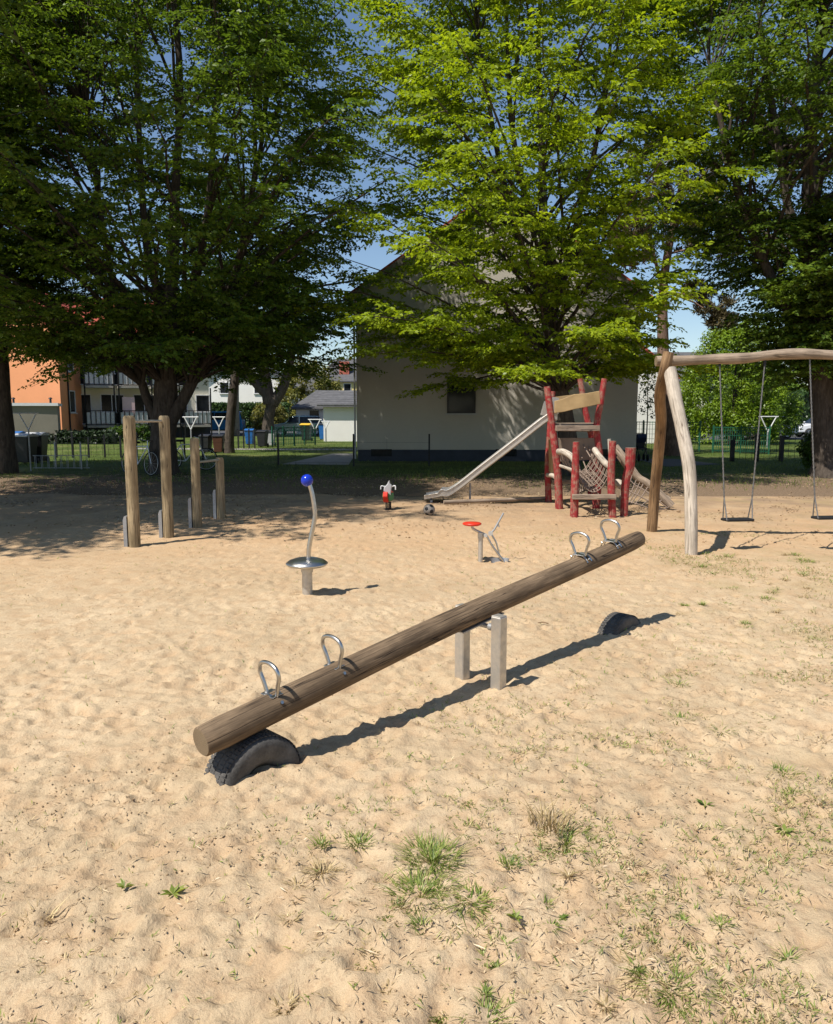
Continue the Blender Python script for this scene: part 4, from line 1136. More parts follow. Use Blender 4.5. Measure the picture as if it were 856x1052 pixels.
    mb.tube(interp([P(593,486,14.4), P(602,487,14.5), P(612,488,14.4)], 3), .05, 8)
    mb.build('step_net', 'rope', root)
    # ramp net between ramp logs and ground
    mb = MB(); A_ = [r1[i] for i in range(8, len(r1), 2)]
    B_ = [Vector((p.x-.25-.02*i, p.y-.35, max(.03, p.z*.25))) for i, p in enumerate(A_)]
    for a, b in zip(A_, B_): mb.tube([a, a.lerp(b, .5)+Vector((0,0,-.03)), b], .011, 5, False)
    for t in (.3, .6, .95): mb.tube([a.lerp(b, t) for a, b in zip(A_, B_)], .011, 5, False)
    A2 = [r2[i] for i in range(6, len(r2), 2)]
    for a, b in zip(A_, A2): mb.tube([a, b], .012, 5, False)
    mb.build('ramp_net', 'rope', root)
tower()
# low timber edge lying behind the tower
mb = MB(); mb.tube([G(456,517.5)+Vector((0,0,.03)), G(520,515.5)+Vector((0,0,.04)), G(566,513)+Vector((0,0,.03))], .04, 10, True, jitter=.03); o = mb.build('edging_log', 'grey_plank', None, G(456,517)); tag(o, 'low timber edging log lying under the slide', 'edging')

# ------------------------------------------------------------ swings
def swing():
    Y = 10.45
    bm_pts = [P(674,371,Y), P(700,370.5,Y), P(735,369,Y), P(765,368,Y), P(795,364.5,Y), P(825,363.5,Y), P(860,365,Y), P(910,366,Y), P(960,366,Y)]
    root = thing('swing_set', 'crooked natural log swing frame with brown and pale legs', 'swing frame', (3.6, Y, 0))
    mb = MB(); c = interp(bm_pts, 6); mb.tube(c, [.066+.004*math.sin(i*.5) for i in range(len(c))], 18, True, jitter=.025, seed=9, cap_mi=1); mb.build('crossbeam', ['beam_wood','end_grain'], root)
    def leg(pts, w, mat, lbl):
        pts = [Vector(p) for p in pts]; c = interp(pts, 8); mb = MB(); k = len(c)
        mb.tube(c, [w[0]+(w[1]-w[0])*i/(k-1) for i in range(k)], 18, True, jitter=.03, seed=int(w[0]*1000), cap_mi=1); o = mb.build('leg', [mat, 'end_grain'], root); o['label'] = lbl
    g1 = G(669.5, 545); g2 = G(711, 567)
    leg([(g1.x, g1.y, -.2), P(673,500,11.4), P(679,440,11.0), P(678,405,10.6), P(683,380,Y-.14), P(687,362,Y-.15)], (.08,.066), 'brown_leg', 'warm brown leg at the back left')
    leg([(g2.x, g2.y, -.2), P(710,530,9.75), P(708,480,9.85), P(701,442,10.0), P(694,410,10.15), P(688,379,10.3)], (.08,.082), 'log_pale', 'bleached pale bent leg at the front')
    e = bm_pts[-1]
    leg([(e.x-.3, 11.4, -.2), (e.x-.35, 11.1, 1.2), (e.x-.45, Y+.1, e.z)], (.088,.08), 'brown_leg', 'brown leg outside the right edge')
    leg([(e.x-.3, 9.6, -.2), (e.x-.3, 10, 1.2), (e.x-.35, Y-.12, e.z-.1)], (.088,.08), 'log_pale', 'pale leg outside the right edge')
    # iron joint at apex
    mb = MB(); q = P(684, 377, Y); mb.box(q, (.09,.22,.1), None, bev=.01); mb.build('bracket', 'dark_metal', root)
    def seat(x0, x1, a0, a1, ys, Ys, lbl):
        p0, p1 = P(x0, ys, Ys), P(x1, ys-.5, Ys+.1); m = (p0+p1)/2
        r = thing('swing', lbl, 'swing', (m.x, m.y, 0), 'swings hanging from the log frame')
        mb = MB(); d = p1-p0; mb.box(m, (d.length, .17, .035), frame(d, Vector((0,0,1))), bev=.012); mb.build('seat', 'black_rubber', r)
        for a, s in ((a0, p0), (a1, p1)):
            s = s.lerp(m, .06); mb = MB(); tgt = a
            n = 60; mb2 = MB()
            fork = s+(tgt-s)*.14
            mb2.tube([tgt, fork], .008, 6)
            L = (tgt-fork).length; k = int(L/.05)
            for i in range(k):
                c_ = fork.lerp(tgt, (i+.5)/k); mb2.box(c_, (.016,.016,.028), rotz(i*.8))
            mb2.tube([fork, s+Vector((0,-.07,0))], .008, 6); mb2.tube([fork, s+Vector((0,.07,0))], .008, 6)
            mb2.build('chain', 'chain', r)
            mb = MB(); mb.tube([tgt+Vector((0,0,.0)), tgt+Vector((0,0,.09))], .02, 8); mb.build('hanger', 'dark_metal', r)
    seat(744, 771.5, P(739.5,376,Y), P(785.5,376,Y), 534, 10.12, 'black flat swing seat, nearer the pale leg, hanging on two chains')
    seat(837, 866, P(832,369,Y), P(878,371,Y), 532, 10.2, 'black flat swing seat cut off by the right edge of the picture')
swing()

# ------------------------------------------------------------ gable house
def window(parent, c, w, h, nrm, mat_f='white_metal', sill=True, mull=0, depth=.03):
    """window assembly: frame > pane, sill; c on the wall, nrm outward"""
    n = Vector(nrm).normalized(); x = Vector((0,0,1)).cross(n).normalized(); fr = Matrix((x, n, Vector((0,0,1)))).transposed()
    mb = MB(); t = .06; c = Vector(c)
    for dx, dz, sx, sz in ((0,h/2-t/2,w,t), (0,-h/2+t/2,w,t), (-w/2+t/2,0,t,h-2*t), (w/2-t/2,0,t,h-2*t)):
        mb.box(c+x*dx+Vector((0,0,dz))+n*depth, (sx, .07, sz), fr)
    for k in range(mull): mb.box(c+x*(-w/2+w*(k+1)/(mull+1))+n*depth, (t*.8,.06,h-2*t), fr)
    f = mb.build('window', mat_f, parent)
    mb = MB(); mb.box(c+n*(depth-.02), (w-2*t+.01,.02,h-2*t+.01), fr); mb.build('pane', 'glass', f)
    if sill:
        mb = MB(); mb.box(c+Vector((0,0,-h/2-.03))+n*(depth+.04), (w+.12,.14,.05), fr); mb.build('sill', 'grey_panel', f)
def gable():
    Y = 28.2; x0, x1 = P(367,470,Y).x, P(653,470,Y).x; ze = P(365,302,Y).z; zr = P(512,196,Y).z; xm = (x0+x1)/2; dep = 12
    root = thing('gable_house', 'large grey rendered gable house with dappled wall behind the slide', 'house', (xm, Y, 0))
    mb = MB(); mb.prism([(x0,Y,.42), (x1,Y,.42), (x1,Y,ze), (xm,Y,zr-.12), (x0,Y,ze)], (0,dep,0)); mb.build('wall', 'render_grey', root)
    mb = MB(); mb.box((xm,Y+dep/2,.2), (x1-x0-.06, dep-.06, .44)); mb.build('plinth', 'plinth', root)
    rf = MB(); t = .22; o = .28
    for sg, xe in ((-1, x0), (1, x1)):
        d = Vector((xe-xm, 0, ze-zr)); d.normalize(); e = Vector((xm,0,zr+.02))+d*((Vector((xe-xm,0,ze-zr)).length)+.45)
        n = Vector((-d.z, 0, d.x)); n = n if n.z > 0 else -n
        a = Vector((xm, Y-.14, zr+.02)); b = Vector((e.x, Y-.14, e.z))
        rf.prism([a, b, b+n*t*.6, a+Vector((0,0,t*.8))], (0,dep+.3,0))
    ro = rf.build('roof', 'roof_red', root)
    mb = MB()
    for sg, xe in ((-1, x0), (1, x1)):
        d = Vector((xe-xm, 0, ze-zr)).normalized(); L = Vector((xe-xm,0,ze-zr)).length+.46
        mb.box(Vector((xm, Y-.17, zr-.03))+d*(L/2), (L, .04, .2), frame(d*(1 if d.x > 0 else -1), Vector((0,0,1))))
    mb.build('verge_board', 'garage_grey', ro)
    c = (P(460,388,Y)+P(488,424,Y))/2
    window(root, (c.x, Y, c.z), 1.02, 1.28, (0,-1,0), 'black_plastic')
    c = P(475,262,Y); window(root, (c.x, Y, c.z), 1.0, 1.2, (0,-1,0), 'white_metal')
    c = P(600,470,Y)
    mb = MB(); mb.tube([(x0-.06,Y-.07,.1), (x0-.06,Y-.07,ze-.1)], .035, 10)
    mb.build('drainpipe', 'grey_panel', root)
    for px in (392, 520, 617):
        q = P(px, 466.5, Y); mb = MB(); mb.box((q.x, Y+.02, q.z+.05), (.75,.05,.26)); mb.build('cellar_window', 'glass', root)
gable()
# ------------------------------------------------------------ apartment building with balconies
def flats():
    root = thing('apartment_building', 'orange apartment block with red roof and rows of railed balconies', 'building', (-23, 52, 0))
    # orange gable block: front corner at px 64, left part turned to the sun
    K = P(64, 440, 50.0); L_ = P(-30, 440, 53.5); Rr = P(83, 440, 53.0); K.z = L_.z = Rr.z = 0
    ze = P(64, 345, 50).z
    back = (L_-K).cross(Vector((0,0,1))).normalized(); back = back if back.y > 0 else -back
    L2 = L_+Vector((0,10,0)); R2 = Rr+Vector((0,9,0))
    mb = MB(); mb.prism([L_, K, Rr, R2, L2], (0,0,ze)); mb.build('gable_wing', 'render_orange', root)
    mb = MB(); m = (K+L_)/2
    top = m+Vector((0,0,ze+3.4)); kk = K+Vector((0,0,ze)); ll = L_+Vector((0,0,ze)); dn = Vector((.3,9.5,0))
    mb.prism([kk, ll, top], dn); mb.build('gable_top', 'render_orange', root)
    mb = MB()
    for e in (kk, ll):
        d = (e-top).normalized(); e2 = e+d*.5
        a = top+Vector((0,-.25,.04)); b = e2+Vector((0,-.25,.04)); mb.prism([a, b, b+Vector((0,0,.22)), a+Vector((0,0,.22))], dn+Vector((0,.5,0)))
    mb.build('roof', 'roof_red', root)
    n = (Rr-K).cross(Vector((0,0,1))).normalized(); n = n if n.x > 0 else -n
    for zc in (1.75+(424-413)/F*52, 1.75+(424-413)/F*52+2.65):
        c = K.lerp(Rr, .58); window(root, (c.x+n.x*.01, c.y+n.y*.01, zc), .95, 1.45, n)
    mb = MB(); q = K.lerp(Rr, .38)+n*.07; mb.tube([q, q+Vector((0,0,ze))], .05, 8); mb.build('drainpipe', 'dark_metal', root)
    # balcony wing
    A = Rr+Vector((.02,.4,0)); B = P(216, 440, 57); B.z = 0; u = (B-A).normalized(); L = (B-A).length; out = Vector((u.y, -u.x, 0)); inn = -out
    hgt = P(90, 352, 53.5).z
    mb = MB(); mb.prism([A, B, B+inn*9, A+inn*9], (0,0,hgt)); mb.build('main_wing', 'render_cream', root)
    mb = MB(); pa, pb = A+Vector((0,0,hgt))+out*.5, B+Vector((0,0,hgt))+out*.5
    ridge = Vector((0,0,3.6)); mb.prism([pa, pa+inn*10, pa+inn*5+ridge], (pb-pa)); rf = mb.build('roof', 'roof_red', root)
    nb = 4; bw = L/nb; fr = frame(u, Vector((0,0,1)))
    z0s = [.9, .9+2.65]
    for bi in range(nb):
        c0 = A+u*(bw*(bi+.5))
        for fi, z0 in enumerate(z0s):
            rt2 = random.Random(bi*7+fi)
            # door and window on the wall
            for dx, w, h, zc in ((-.9, .85, 2.05, z0+1.08), (.6, 1.0, 1.25, z0+1.5)):
                cc = c0+u*dx; window(root, (cc.x, cc.y, zc), w, h, out, 'white_metal', dx > 0)
            if bi == 3 and fi == 1: continue
            mb = MB(); cs = c0+out*.7; mb.box(Vector((cs.x, cs.y, z0-.08)), (bw*.86, 1.35, .14), fr)
            bal = mb.build('balcony', 'concrete', root)
            mb = MB(); fx = bw*.43; front = c0+out*1.36
            for hz in (.06, .98):
                mb.box(Vector((front.x, front.y, z0+hz)), (fx*2, .045, .05), fr)
                for sg in (-1, 1):
                    s_ = c0+u*(fx*sg)+out*.69; mb.box(Vector((s_.x, s_.y, z0+hz)), (.045, 1.32, .05), fr)
            for k in range(7):
                s_ = front+u*(-fx+2*fx*k/6); mb.box(Vector((s_.x, s_.y, z0+.5)), (.04,.04,.9), fr)
            for sg in (-1, 1):
                s_ = front+u*(fx*sg); mb.box(Vector((s_.x, s_.y, z0/2+(1.3 if fi == 0 else 1.2))), (.09,.09,z0+2.55), fr)
            mb.build('railing', 'dark_metal', bal)
            mb = MB()
            for k in range(6):
                s_ = front+u*(-fx+2*fx*(k+.5)/6)-out*.03; mb.box(Vector((s_.x, s_.y, z0+.5)), (2*fx/6*.72, .015, .74), fr)
            mb.build('railing_panel', 'grey_panel', bal)
    mb = MB(); s_ = A+u*(bw*1.35)+out*1.2; mb.box(Vector((s_.x, s_.y, 2.2)), (.8,.04,1.2), fr); mb.build('sunscreen', 'pink_panel', root)
    mb = MB(); s_ = (A+B)/2; mb.box(Vector((s_.x+out.x*.02, s_.y+out.y*.02, .4)), (L, .12, .8), fr); mb.build('plinth', 'plinth', root)
    mb = MB()
    for k in range(3):
        s_ = A+u*(bw*(k+.8))+inn*2.5; mb.box(Vector((s_.x, s_.y, hgt+2.0)), (.6,.6,2.0), fr)
    mb.build('chimney', 'chimney_brick', rf)
flats()
def garage():
    root = thing('garage', 'low flat roofed grey garage with white roof edge before the orange block', 'garage', P(35,440,44))
    a, b = P(-25, 440, 43), P(60, 440, 44); a.z = b.z = 0; h = P(60, 417, 44).z; c = b+Vector((-1.9, 4.5, 0)); d = a+Vector((-2.2, 5, 0)); root.location.z = 0; OFF[root.name].z = 0
    mb = MB(); mb.prism([a, b, c, d], (0,0,h)); mb.build('wall', 'garage_grey', root)
    mb = MB(); e = .12; mb.prism([a+Vector((-e,-e,h)), b+Vector((e,-e,h)), c+Vector((e,e,h)), d+Vector((-e,e,h))], (0,0,.16)); rf = mb.build('roof', 'white_metal', root)
    mb = MB()
    for px in (14, 52): q = P(px, 412, 44.6); mb.tube([(q.x, q.y, h+.1), (q.x, q.y, h+.42)], .06, 8); mb.lathe([(.11,.0),(.09,.06),(0,.09)], (q.x, q.y, h+.4), 10)
    mb.build('vent_pipe', 'dark_metal', rf)
garage()
def house(name, label, x0, x1, Y, dep, ze, zr, wall, roof, axis='x', wins=(), cat='house', extra=None, chim=None, hip=0):
    xm = (x0+x1)/2; root = thing(name, label, cat, (xm, Y, 0)); ym = Y+dep/2; rf = MB(); o = .35
    if axis == 'x':   # ridge parallel to the picture
        mb = MB(); mb.prism([(x0,Y,0), (x0,Y+dep,0), (x0,Y+dep,ze)]+([] if hip else [(x0,ym,zr-.1)])+[(x0,Y,ze)], (x1-x0,0,0)); mb.build('wall', wall, root)
        s = (zr-ze)/(dep/2)
        for sg in (-1, 1):
            e = Vector((x0-o, ym+sg*(dep/2+o), ze-s*o)); a = Vector((x0-o, ym, zr)); 
            q = [a, e, e+Vector((0,0,.16)), a+Vector((0,0,.16))]
            if hip:
                a1 = Vector((x0-o+hip, ym, zr)); a2 = Vector((x1+o-hip, ym, zr)); e1 = e; e2 = Vector((x1+o, e.y, e.z)); t = Vector((0,0,.16))
                rf.add([a1,a2,e2,e1,a1+t,a2+t,e2+t,e1+t], [(0,1,2,3),(7,6,5,4),(3,2,6,7),(0,4,5,1),(1,5,6,2),(0,3,7,4)])
            else: rf.prism(q, (x1-x0+2*o,0,0))
        if hip:
            for xs, ah in ((x0-o, x0-o+hip), (x1+o, x1+o-hip)):
                t = Vector((0,0,.16)); e1 = Vector((xs, ym-dep/2-o, ze-s*o)); e2 = Vector((xs, ym+dep/2+o, ze-s*o)); a1 = Vector((ah, ym, zr))
                rf.add([e1,e2,a1,e1+t,e2+t,a1+t], [(0,1,2),(5,4,3),(0,3,4,1),(1,4,5,2),(2,5,3,0)])
    else:
        mb = MB(); mb.prism([(x0,Y,0), (x1,Y,0), (x1,Y,ze), (xm,Y,zr-.1), (x0,Y,ze)], (0,dep,0)); mb.build('wall', wall, root)
        s = (zr-ze)/((x1-x0)/2)
        for sg in (-1, 1):
            e = Vector((xm+sg*((x1-x0)/2+o), Y-o, ze-s*o)); a = Vector((xm, Y-o, zr)); rf.prism([a, e, e+Vector((0,0,.16)), a+Vector((0,0,.16))], (0,dep+2*o,0))
    r = rf.build('roof', roof, root)
    for (wx, wz, w, h) in wins: window(root, (wx, Y, wz), w, h, (0,-1,0), 'white_metal')
    if chim:
        mb = MB(); mb.box(chim[:3], chim[3:]); mb.build('chimney', 'chimney_brick', r)
    return root, r
house('white_house', 'bright white gabled house behind the dark clipped hedge', -24.5, -15.8, 92, 9, 5.6, 8.6, 'render_white', 'roof_grey', 'y', [(-22.4,4.6,1.1,1.3), (-18.4,4.6,1.1,1.3), (-20.3,6.4,1,1)])
house('white_house', 'smaller white house with dark roof left of the yellow house', -16.2, -11.6, 96, 9, 4.4, 6.6, 'render_white', 'roof_grey', 'x', [(-13.8,3.2,1.1,1.2)])
root_y, rfy = house('yellow_house', 'far yellow house with hipped grey roof and red chimney', -13.4, -3.0, 105, 9, 6.0, 9.0, 'render_yellow', 'roof_grey', 'x', [(-11.6,5.0,1.0,1.2), (-9.2,5.0,1.0,1.2), (-5.4,5.0,1.0,1.2)], chim=(-9.7,106.6,7.7,1.3,1.2,1.7), hip=2.6)
mb = MB(); mb.lathe([(0,0),(.3,.03),(.42,.12)], (-12.0,105.2,7.2), 16, rot=Matrix.Rotation(R(70), 3, 'X')); mb.build('satellite_dish', 'white_metal', rfy)
house('grey_roof_garage', 'long low garage row with grey hipped roof beyond the green car', -9.9, -3.2, 64.5, 7, 2.15, 3.5, 'render_white', 'roof_grey', 'x', [(-8.4,1.6,.9,.8)], 'garage', hip=1.6)
house('lean_to_shed', 'white shed with grey roof throwing tree shadows beside house corner', -5.7, -2.6, 48, 5, 2.2, 2.95, 'render_white', 'roof_grey', 'x', [], 'shed')
rt_w, _ = house('white_gable_house', 'bright white gable with red roof edge right of the grey house', 6.2, 14.4, 44.5, 10, 3.9, 7.2, 'render_white', 'roof_red', 'y', [], 'house')
house('terrace_house', 'pale far house with dark roof half hidden beyond the white car', 24, 40, 88, 9, 5.4, 8.6, 'render_cream', 'roof_grey', 'x', [(28,3.5,1.2,1.3), (33,3.5,1.2,1.3)])
house('terrace_house', 'white far house behind the round bright bush', 21, 31, 105, 9, 4.0, 6.0, 'render_white', 'roof_red', 'x', [(24,2.5,1.2,1.3), (28,2.5,1.2,1.3)])
house('terrace_house', 'far house with red roof behind the slender tree', -40, -27, 98, 9, 5.6, 9.4, 'render_cream', 'roof_red', 'x', [(-36,3.8,1.2,1.3), (-31,3.8,1.2,1.3)])

# ------------------------------------------------------------ cars
def car(label, loc, rz, L, W, Hh, paint, kind):
    root = thing('parked_car', label, 'car', (0,0,0)); root_loc = loc
    hl, hw = L/2, W/2
    if kind == 'van': side = [(-hl,.35),(-hl,.95),(-hl*.93,1.1),(-hl*.62,1.15),(hl*.97,1.15),(hl,.9),(hl,.35)]; cab = [(-hl*.66,1.13),(-hl*.42,Hh),(hl*.88,Hh),(hl*.97,1.13)]
    else: side = [(-hl,.35),(-hl*.99,.68),(-hl*.92,.82),(-hl*.5,.96),(hl*.96,1.0),(hl*1.0,.75),(hl*.99,.35)]; cab = [(-hl*.5,.94),(-hl*.18,Hh-.03),(hl*.1,Hh),(hl*.66,Hh-.06),(hl*.95,.98)]
    def loft(prof, wb, wt, z0, z1):
        mb = MB(); n = len(prof)
        f = lambda z: wb+(wt-wb)*max(0, min(1, (z-z0)/(z1-z0)))
        vs = [(x, -f(z), z) for x, z in prof]+[(x, f(z), z) for x, z in prof]
        fs = [list(range(n)), list(range(n, 2*n))[::-1]]+[(i, i+n, (i+1) % n+n, (i+1) % n) for i in range(n)]
        return mb.add(vs, fs)
    body = loft(side, hw*1.0, hw*.94, .35, 1.15).build('body', paint, root, bevel=.07)
    cb = loft(cab, hw*.93, hw*.76, 1.0, Hh).build('cabin', paint, root, bevel=.05)
    mb = MB()
    g = [(x*.94+.02, .02+z if i in (0, len(cab)-1) else z-.09) for i, (x, z) in enumerate(cab)]
    z0 = g[0][1]; n = len(g)
    for sg in (-1, 1):
        def yy(z): return sg*(hw*(.93+(.76-.93)*max(0, (z-1.0)/(Hh-1.0)))+.008)
        mid = 0.05
        for a, b in ((g[0][0]+.12, mid-.03), (mid+.03, g[-1][0]*.93-.05)):
            top = Hh-.12; xa = a+(.28 if a < 0 else 0); xb = b-(.22 if b > mid else 0)
            mb.prism([(a, yy(z0), z0+.02), (b, yy(z0), z0+.02), (xb, yy(top), top), (xa, yy(top), top)], (0, .01*sg, 0))
    for i0, i1, s in ((0, 1, -1), (n-1, n-2, 1)):
        (xa, za), (xb, zb) = cab[i0], cab[i1]; w0, w1 = hw*.82, hw*.68; off = .02*s
        p = [Vector((xa+(xb-xa)*.1+off*1.5, -w0, za+(zb-za)*.1)), Vector((xa+(xb-xa)*.1+off*1.5, w0, za+(zb-za)*.1)), Vector((xa+(xb-xa)*.9+off*1.5, w1, za+(zb-za)*.9)), Vector((xa+(xb-xa)*.9+off*1.5, -w1, za+(zb-za)*.9))]
        mb.prism(p, (.01*s,0,.01))
    mb.build('window', 'glass', root)
    for x in (-hl*.62, hl*.6):
        for sg in (-1, 1):
            mb = MB(); rot = Matrix.Rotation(PI/2, 3, 'X'); w = .1
            mb.lathe([(.2,-w),(.30,-w),(.325,-w*.7),(.325,w*.7),(.30,w),(.2,w)], (x, sg*(hw-.08), .325), 24, rot=rot); wh = mb.build('wheel', 'rubber', root)
            mb = MB(); mb.lathe([(0,-.06),(.06,-.065),(.19,-.07),(.205,-.085),(.21,0),(.205,.085),(.19,.07),(.06,.065),(0,.06)], (x, sg*(hw-.08), .325), 20, rot=rot); mb.build('rim', 'galvanised', wh)
    for sg in (-1, 1):
        mb = MB(); mb.box((-hl*.985, sg*hw*.68, .72), (.12,.34,.14), None, bev=.02); mb.build('headlight', 'lamp_clear', root)
        mb = MB(); mb.box((hl*.985, sg*hw*.78, .85), (.08,.2,.26), None, bev=.02); mb.build('tail_light', 'lamp_red', root)
        mb = MB(); mb.box((-hl*.42, sg*(hw+.06), 1.05), (.1,.14,.12), None, bev=.02); mb.build('mirror', paint, root)
    mb = MB(); mb.box((-hl*.985,0,.45), (.08,W*.8,.18), None, bev=.02); mb.box((hl*.985,0,.45), (.08,W*.85,.18), None, bev=.02); mb.build('bumper', 'black_plastic', root)
    root.location = root_loc; root.rotation_euler = (0,0,rz); return root
p = P(301,443,60.5); car('grey green estate car parked beyond the forked tree', (p.x+.5, 60.5, .005), R(5), 4.3, 1.8, 1.55, 'car_green', 'est')
p = P(222,445,64); car('bright blue van parked behind the dark bins', (p.x, 64, .01), R(4), 4.6, 1.85, 1.85, 'car_blue', 'van')
p = P(788,446,53); car('white hatchback parked on the street behind the clothes pole', (p.x, 53.5, .012), R(2), 4.0, 1.78, 1.55, 'car_white', 'est')
p = P(826,446,56); car('white small car partly hidden by the right dark tree trunk', (p.x+1.2, 56, .012), R(-3), 3.8, 1.7, 1.5, 'car_white', 'est')

# ------------------------------------------------------------ bins
def bin_proto(name, label, col, lid, loc, s=1.0, group='wheeled dustbins'):
    root = thing(name, label, 'dustbin', (0,0,0), group)
    mb = MB(); b, t, h = .22*s, .29*s, .93*s
    vs = [(-b,-b,.05),(b,-b,.05),(b,b,.05),(-b,b,.05),(-t,-t,h),(t,-t,h),(t,t*1.15,h),(-t,t*1.15,h)]
    mb.add(vs, [(0,3,2,1),(4,5,6,7),(0,1,5,4),(1,2,6,5),(2,3,7,6),(3,0,4,7)]); mb.build('body', col, root, bevel=.02)
    mb = MB(); mb.prism([(-t*1.08,-t*1.12,h+.005), (-t*1.08,t*1.2,h+.005), (-t*1.08,t*1.2,h+.06), (-t*1.08,0,h+.12), (-t*1.08,-t*1.12,h+.05)], (t*2.16,0,0)); mb.build('lid', lid, root, bevel=.012)
    for sg in (-1, 1):
        mb = MB(); mb.lathe([(0,-.03),(.1,-.03),(.1,.03),(0,.03)], (sg*t*.8, t*.95, .1), 14, rot=Matrix.Rotation(PI/2, 3, 'Y')); mb.build('wheel', 'black_rubber', root)
    mb = MB(); mb.tube([(-t*.7, t*1.3, h), (t*.7, t*1.3, h)], .015, 8); mb.build('handle', col, root)
    root.location = loc; root.rotation_euler = (0,0,random.uniform(-.2,.2)); return root
def gp(px, py): g = G(px, py); return (g.x, g.y, 0)
bin_proto('wheelie_bin', 'blue bin with blue lid at the left edge beside black bins', 'blue_plastic', 'blue_plastic', gp(17,474.5), 1.05)
bin_proto('wheelie_bin', 'black bin between the blue bin and the grey lidded bin at left', 'black_plastic', 'grey_panel', gp(27,476.5))
bin_proto('wheelie_bin', 'black bin with pale grey lid right of the left clothes pole', 'black_plastic', 'grey_panel', gp(39,475), 1.02)
bin_proto('wheelie_bin', 'black bin left of the brown bin behind the lower turning bar', 'black_plastic', 'black_plastic', gp(212,465.5), .76)
bin_proto('wheelie_bin', 'brown bin right of a black bin behind the lower turning bar', 'brown_plastic', 'black_plastic', gp(225,465.5), .76)
bin_proto('wheelie_bin', 'small blue bin standing left of the pair of dark bins', 'blue_plastic', 'blue_plastic', gp(257,457), .82)
bin_proto('wheelie_bin', 'black bin, left of the pair under the forked tree', 'black_plastic', 'black_plastic', gp(270,459.5), .82)
bin_proto('wheelie_bin', 'dark bin with pale front, right of the pair under the forked tree', 'grey_panel', 'black_plastic', gp(278.5,458.5), .78)
bin_proto('wheelie_bin', 'bin with yellow lid near the garage row', 'black_plastic', 'yellow_plastic', gp(315,453), 1.05)
bin_proto('wheelie_bin', 'dark blue bin under the clothes poles by the white shed', 'blue_plastic', 'black_plastic', gp(333,452), 1.05)
bin_proto('wheelie_bin', 'black bin in front of the white shed wall', 'black_plastic', 'black_plastic', gp(340,452), 1.05)
bin_proto('wheelie_bin', 'red brown bin leaning by the white shed, rightmost of its row', 'brown_plastic', 'brown_plastic', gp(347,451.5), 1.0)

# ------------------------------------------------------------ clothes poles
def pole(px, ptop, pbase, wpx, label, line=None):
    g = G(px, pbase); D = g.y; s = D/F; zt = P(px, ptop, D).z; w = wpx*s/2
    root = thing('clothes_pole', label, 'clothes pole', g, 'white clothes line poles')
    zf = zt-wpx*s*.78
    mb = MB(); mb.tube([(g.x,D,-.1), (g.x,D,zf)], max(.022, .0009*D), 8); mb.build('post', 'galvanised', root)
    mb = MB(); r = max(.018, .00075*D)
    mb.tube([(g.x,D,zf), (g.x-w*.8,D,zt)], r, 6); mb.tube([(g.x,D,zf), (g.x+w*.8,D,zt)], r, 6); mb.tube([(g.x-w,D,zt), (g.x+w,D,zt)], r, 6); mb.build('fork', 'white_metal', root)
pole(32, 424.5, 484, 22, 'white forked clothes pole left, in front of the low grey garage')
pole(197, 428.5, 461, 16, 'white forked clothes pole behind the second turning bar')
pole(226, 428.5, 463, 13, 'white forked clothes pole partly hidden by the slender trunk')
pole(324, 431, 455, 14, 'white forked clothes pole, left of the pair by the shed')
pole(335, 433, 454, 9, 'smaller forked clothes pole, right of the pair by the shed')
pole(788, 428, 460, 20, 'white forked clothes pole between the swing chains')
mb = MB(); a = P(32,424.5,G(32,484).y); mb.tube([a+Vector((-1.8,.1,0)), a+Vector((0,0,0))], .012, 5); o = mb.build('clothes_line', 'white_metal', None, (a.x, a.y, a.z)); tag(o, 'pale washing line running left from the leftmost clothes pole', 'clothes line')

# ------------------------------------------------------------ fences
def wire_fence(name, label, pts, n, h, mat, wires=True, pw=.06, rail=True, hs=None, mesh_r=.0045, vstep=.22):
    root = thing(name, label, 'fence', (pts[0][0], pts[0][1], 0))
    segs = []; mbw = MB()
    for (a, b, k) in zip(pts, pts[1:], n):
        a = Vector((a[0], a[1], 0)); b = Vector((b[0], b[1], 0)); u = (b-a).normalized(); fr = frame(u, Vector((0,0,1)))
        for i in range(k+1):
            if i == k and b != Vector((pts[-1][0], pts[-1][1], 0)): continue
            p = a.lerp(b, i/k); hh = h+(hs[i % len(hs)] if hs else .06)
            mb = MB(); mb.box((p.x, p.y, hh/2-.1), (pw, pw, hh+.2), fr); mb.build('post', mat, root)
        L = (b-a).length
        if rail: mbw.box(((a.x+b.x)/2, (a.y+b.y)/2, h-.03), (L, .03, .035), fr)
        if wires:
            for z in np.arange(.12, h, .22): mbw.box(((a.x+b.x)/2, (a.y+b.y)/2, z), (L, mesh_r*2, mesh_r*2), fr)
            for q in np.arange(.05, L, vstep):
                p = a+u*q; mbw.box((p.x, p.y, h/2+.03), (mesh_r*2, mesh_r*2, h-.06), fr)
    mbw.build('mesh_panel', mat, root)
g1, g2, g3 = G(50,472), G(190,470), G(262,466)
wire_fence('garden_fence', 'low black wire fence with uneven posts before the flats', [(-16.5,30.3), (g2.x,g2.y)], [12], .8, 'dark_metal', hs=[.06,.2,.0,.1], mesh_r=.005, rail=False)
a, b = G(245,461), G(262,461)
wire_fence('garden_fence', 'short black post fence beside the small blue bin', [(a.x,a.y), (b.x,b.y)], [3], .9, 'dark_metal', rail=True)
a, b = G(280,459), G(324,457)
wire_fence('garden_fence', 'green mesh fence in front of the parked green car', [(a.x,a.y), (b.x,b.y)], [4], 1.0, 'green_metal', mesh_r=.009, vstep=.12)
a, b = G(290,479), G(441,479)
